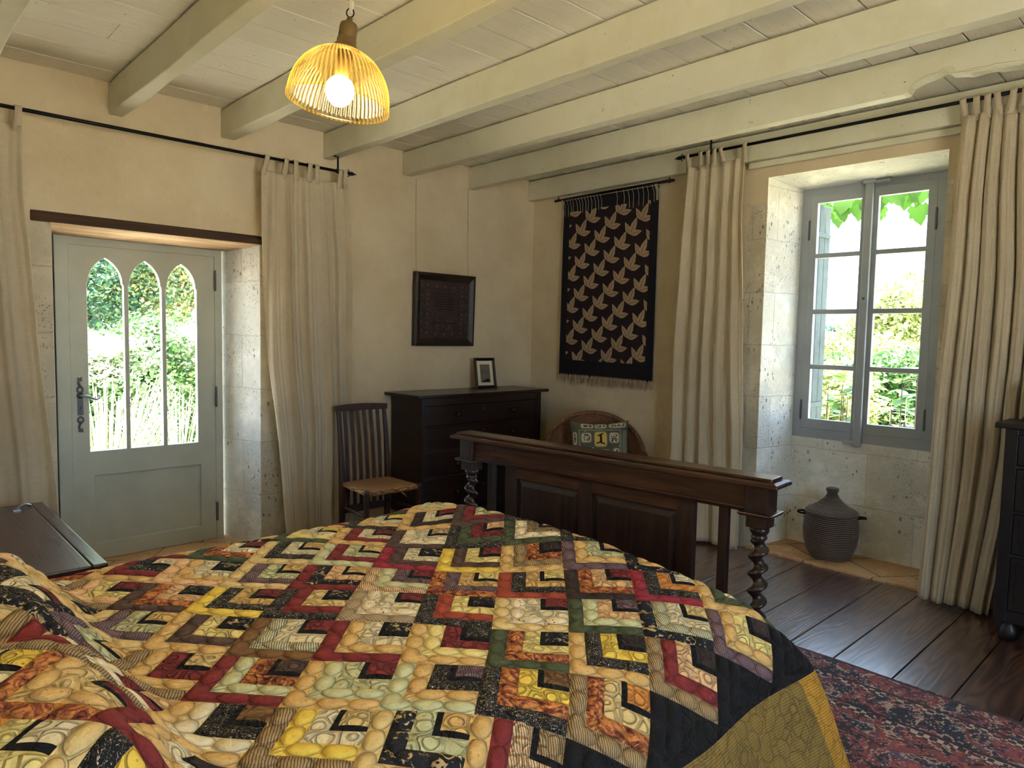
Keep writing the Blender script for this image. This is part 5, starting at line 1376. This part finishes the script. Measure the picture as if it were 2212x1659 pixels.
for k,(y,z,L,tw) in enumerate(VL):
    x=5.66+R_.uniform(-.05,.08); vs,fs=big_leaf((x,y,z),(R_.uniform(-.15,.15),tw,-1),(-1,R_.uniform(-.4,.4),.25),L,5,k)
    mb=MB(); mb.add(vs,fs,0,True); mb.tube([(x,y,z),(x+.02,y-tw*.05,z+.06),(5.70,y,2.77)],.0022,5); make('leaf',mb,MAT['vine_leaf'],r,fixn=False)
r=thing('hydrangea_bush','leafy green hydrangea growing outside below the window','shrub',(5.95,2.0,-.30))
R_=random.Random(14); mb=MB()
for k in range(16):
    x=5.95+R_.uniform(-.22,.25); y=2.05+R_.uniform(-.62,.62); zt=R_.choice([.98,1.02,1.06,1.10,1.16,1.22])
    if k in (0,1): y=1.68+.1*k; zt=1.30-.06*k; x=5.75
    mb.tube([(5.95+(x-5.95)*.3,2.0+(y-2.0)*.5,-.3),(x,y,zt*.55),(x,y,zt)],[.008,.006,.003],6)
    mb2=MB()
    for lv in range(4):
        for q in range(2 if lv else 3):
            a=R_.uniform(0,6.28) if not lv else lv*1.57+q*PI+R_.uniform(-.4,.4); zz=zt-.085*lv+R_.uniform(-.02,.02)
            vs,fs=big_leaf((x,y,zz),(math.cos(a),math.sin(a),R_.uniform(-.35,.35)+.25*(lv==0)),(0,0,1),R_.uniform(.10,.165),1,k*9+lv*2+q); mb2.add(vs,fs,0,True)
    make('leaf_spray',mb2,MAT['hydrangea_leaf'],r,fixn=False)
make('stems',mb,MAT['bark'],r)
# wooden shutter folded back against the outside wall, left of the window
sh=thing('window_shutter','weathered grey-green wooden shutter folded open outside the left of the window','shutter',(5.3,2.33,.85))
mb=MB()
for k in range(3): mb.box(5.20+.095*k,2.262,.84,5.292+.095*k,2.292,2.52)
make('boards',mb,MAT['shutter_paint'],sh,bevel=.003)
for z in (1.02,2.30):
    mb=MB(); mb.box(5.20,2.252,z-.018,5.47,2.262,z+.018); mb.lathe([(.012,z-.04),(.012,z+.04)],(5.205,2.255,0),10); make('strap_hinge',mb,MAT['shutter_paint'],sh)
# ---------------------------------------------------------------- light
w=bpy.data.worlds.new('sky'); S.world=w; w.use_nodes=True
bg=w.node_tree.nodes['Background']; bg.inputs[0].default_value=(.52,.72,1.0,1); bg.inputs[1].default_value=4.2
def sun(d,e,c):
    l=bpy.data.lights.new('sun','SUN'); l.energy=e; l.angle=.01; l.color=c
    o=bpy.data.objects.new('sun',l); COL.objects.link(o); o.rotation_euler=Vector(d).to_track_quat('-Z','Y').to_euler(); o.location=(0,0,9)
sun((.30,.06,-.95),30.0,(1,.92,.80))
def area(name,loc,d,sx,sy,e,c,portal=False):
    l=bpy.data.lights.new(name,'AREA'); l.shape='RECTANGLE'; l.size=sx; l.size_y=sy; l.energy=e; l.color=c
    if portal: l.cycles.is_portal=True
    o=bpy.data.objects.new(name,l); COL.objects.link(o); o.location=loc; o.rotation_euler=Vector(d).to_track_quat('-Z','Y').to_euler()
area('portal_door',(1.40,5.06,1.33),(0,-1,0),.75,1.30,1,(1,1,1),True)
area('portal_window',(5.14,1.83,1.72),(-1,0,0),.80,1.65,1,(1,1,1),True)
area('portal_front',(1.15,Y0-.16,1.5),(0,1,0),1.7,2.0,1,(1,1,1),True)
area('portal_left',(X0-.16,.25,1.32),(1,0,0),.6,.85,1,(1,1,1),True)
# ---------------------------------------------------------------- camera
yaw,pit,rol,F = 0.75906447,-0.06897153,0.01897361,1504.35628
fv=Vector((math.sin(yaw)*math.cos(pit),math.cos(yaw)*math.cos(pit),math.sin(pit))); rv=Vector((math.cos(yaw),-math.sin(yaw),0)); uv_=rv.cross(fv)
r2=rv*math.cos(rol)+uv_*math.sin(rol); u2=uv_*math.cos(rol)-rv*math.sin(rol)
cd=bpy.data.cameras.new('camera'); cam=bpy.data.objects.new('camera',cd); COL.objects.link(cam)
cd.sensor_fit='HORIZONTAL'; cd.sensor_width=36; cd.lens=F/2212*36; cd.clip_start=.05; cd.clip_end=300
M=Matrix.Identity(4)
for i in range(3): M[i][0]=r2[i]; M[i][1]=u2[i]; M[i][2]=-fv[i]
M.translation=(0,0,1.5); cam.matrix_world=M
S.camera=cam
vs_=S.view_settings; vs_.view_transform='Standard'; vs_.look='None'; vs_.exposure=1.27; vs_.gamma=1.0
try: vs_.use_curve_mapping=False
except Exception: pass
S.cycles.use_adaptive_sampling=True; S.cycles.adaptive_threshold=.05; S.cycles.max_bounces=7; S.cycles.diffuse_bounces=4; S.cycles.glossy_bounces=2; S.cycles.transmission_bounces=4; S.cycles.transparent_max_bounces=10; S.cycles.sample_clamp_indirect=6
S.cycles.caustics_reflective=False; S.cycles.caustics_refractive=False
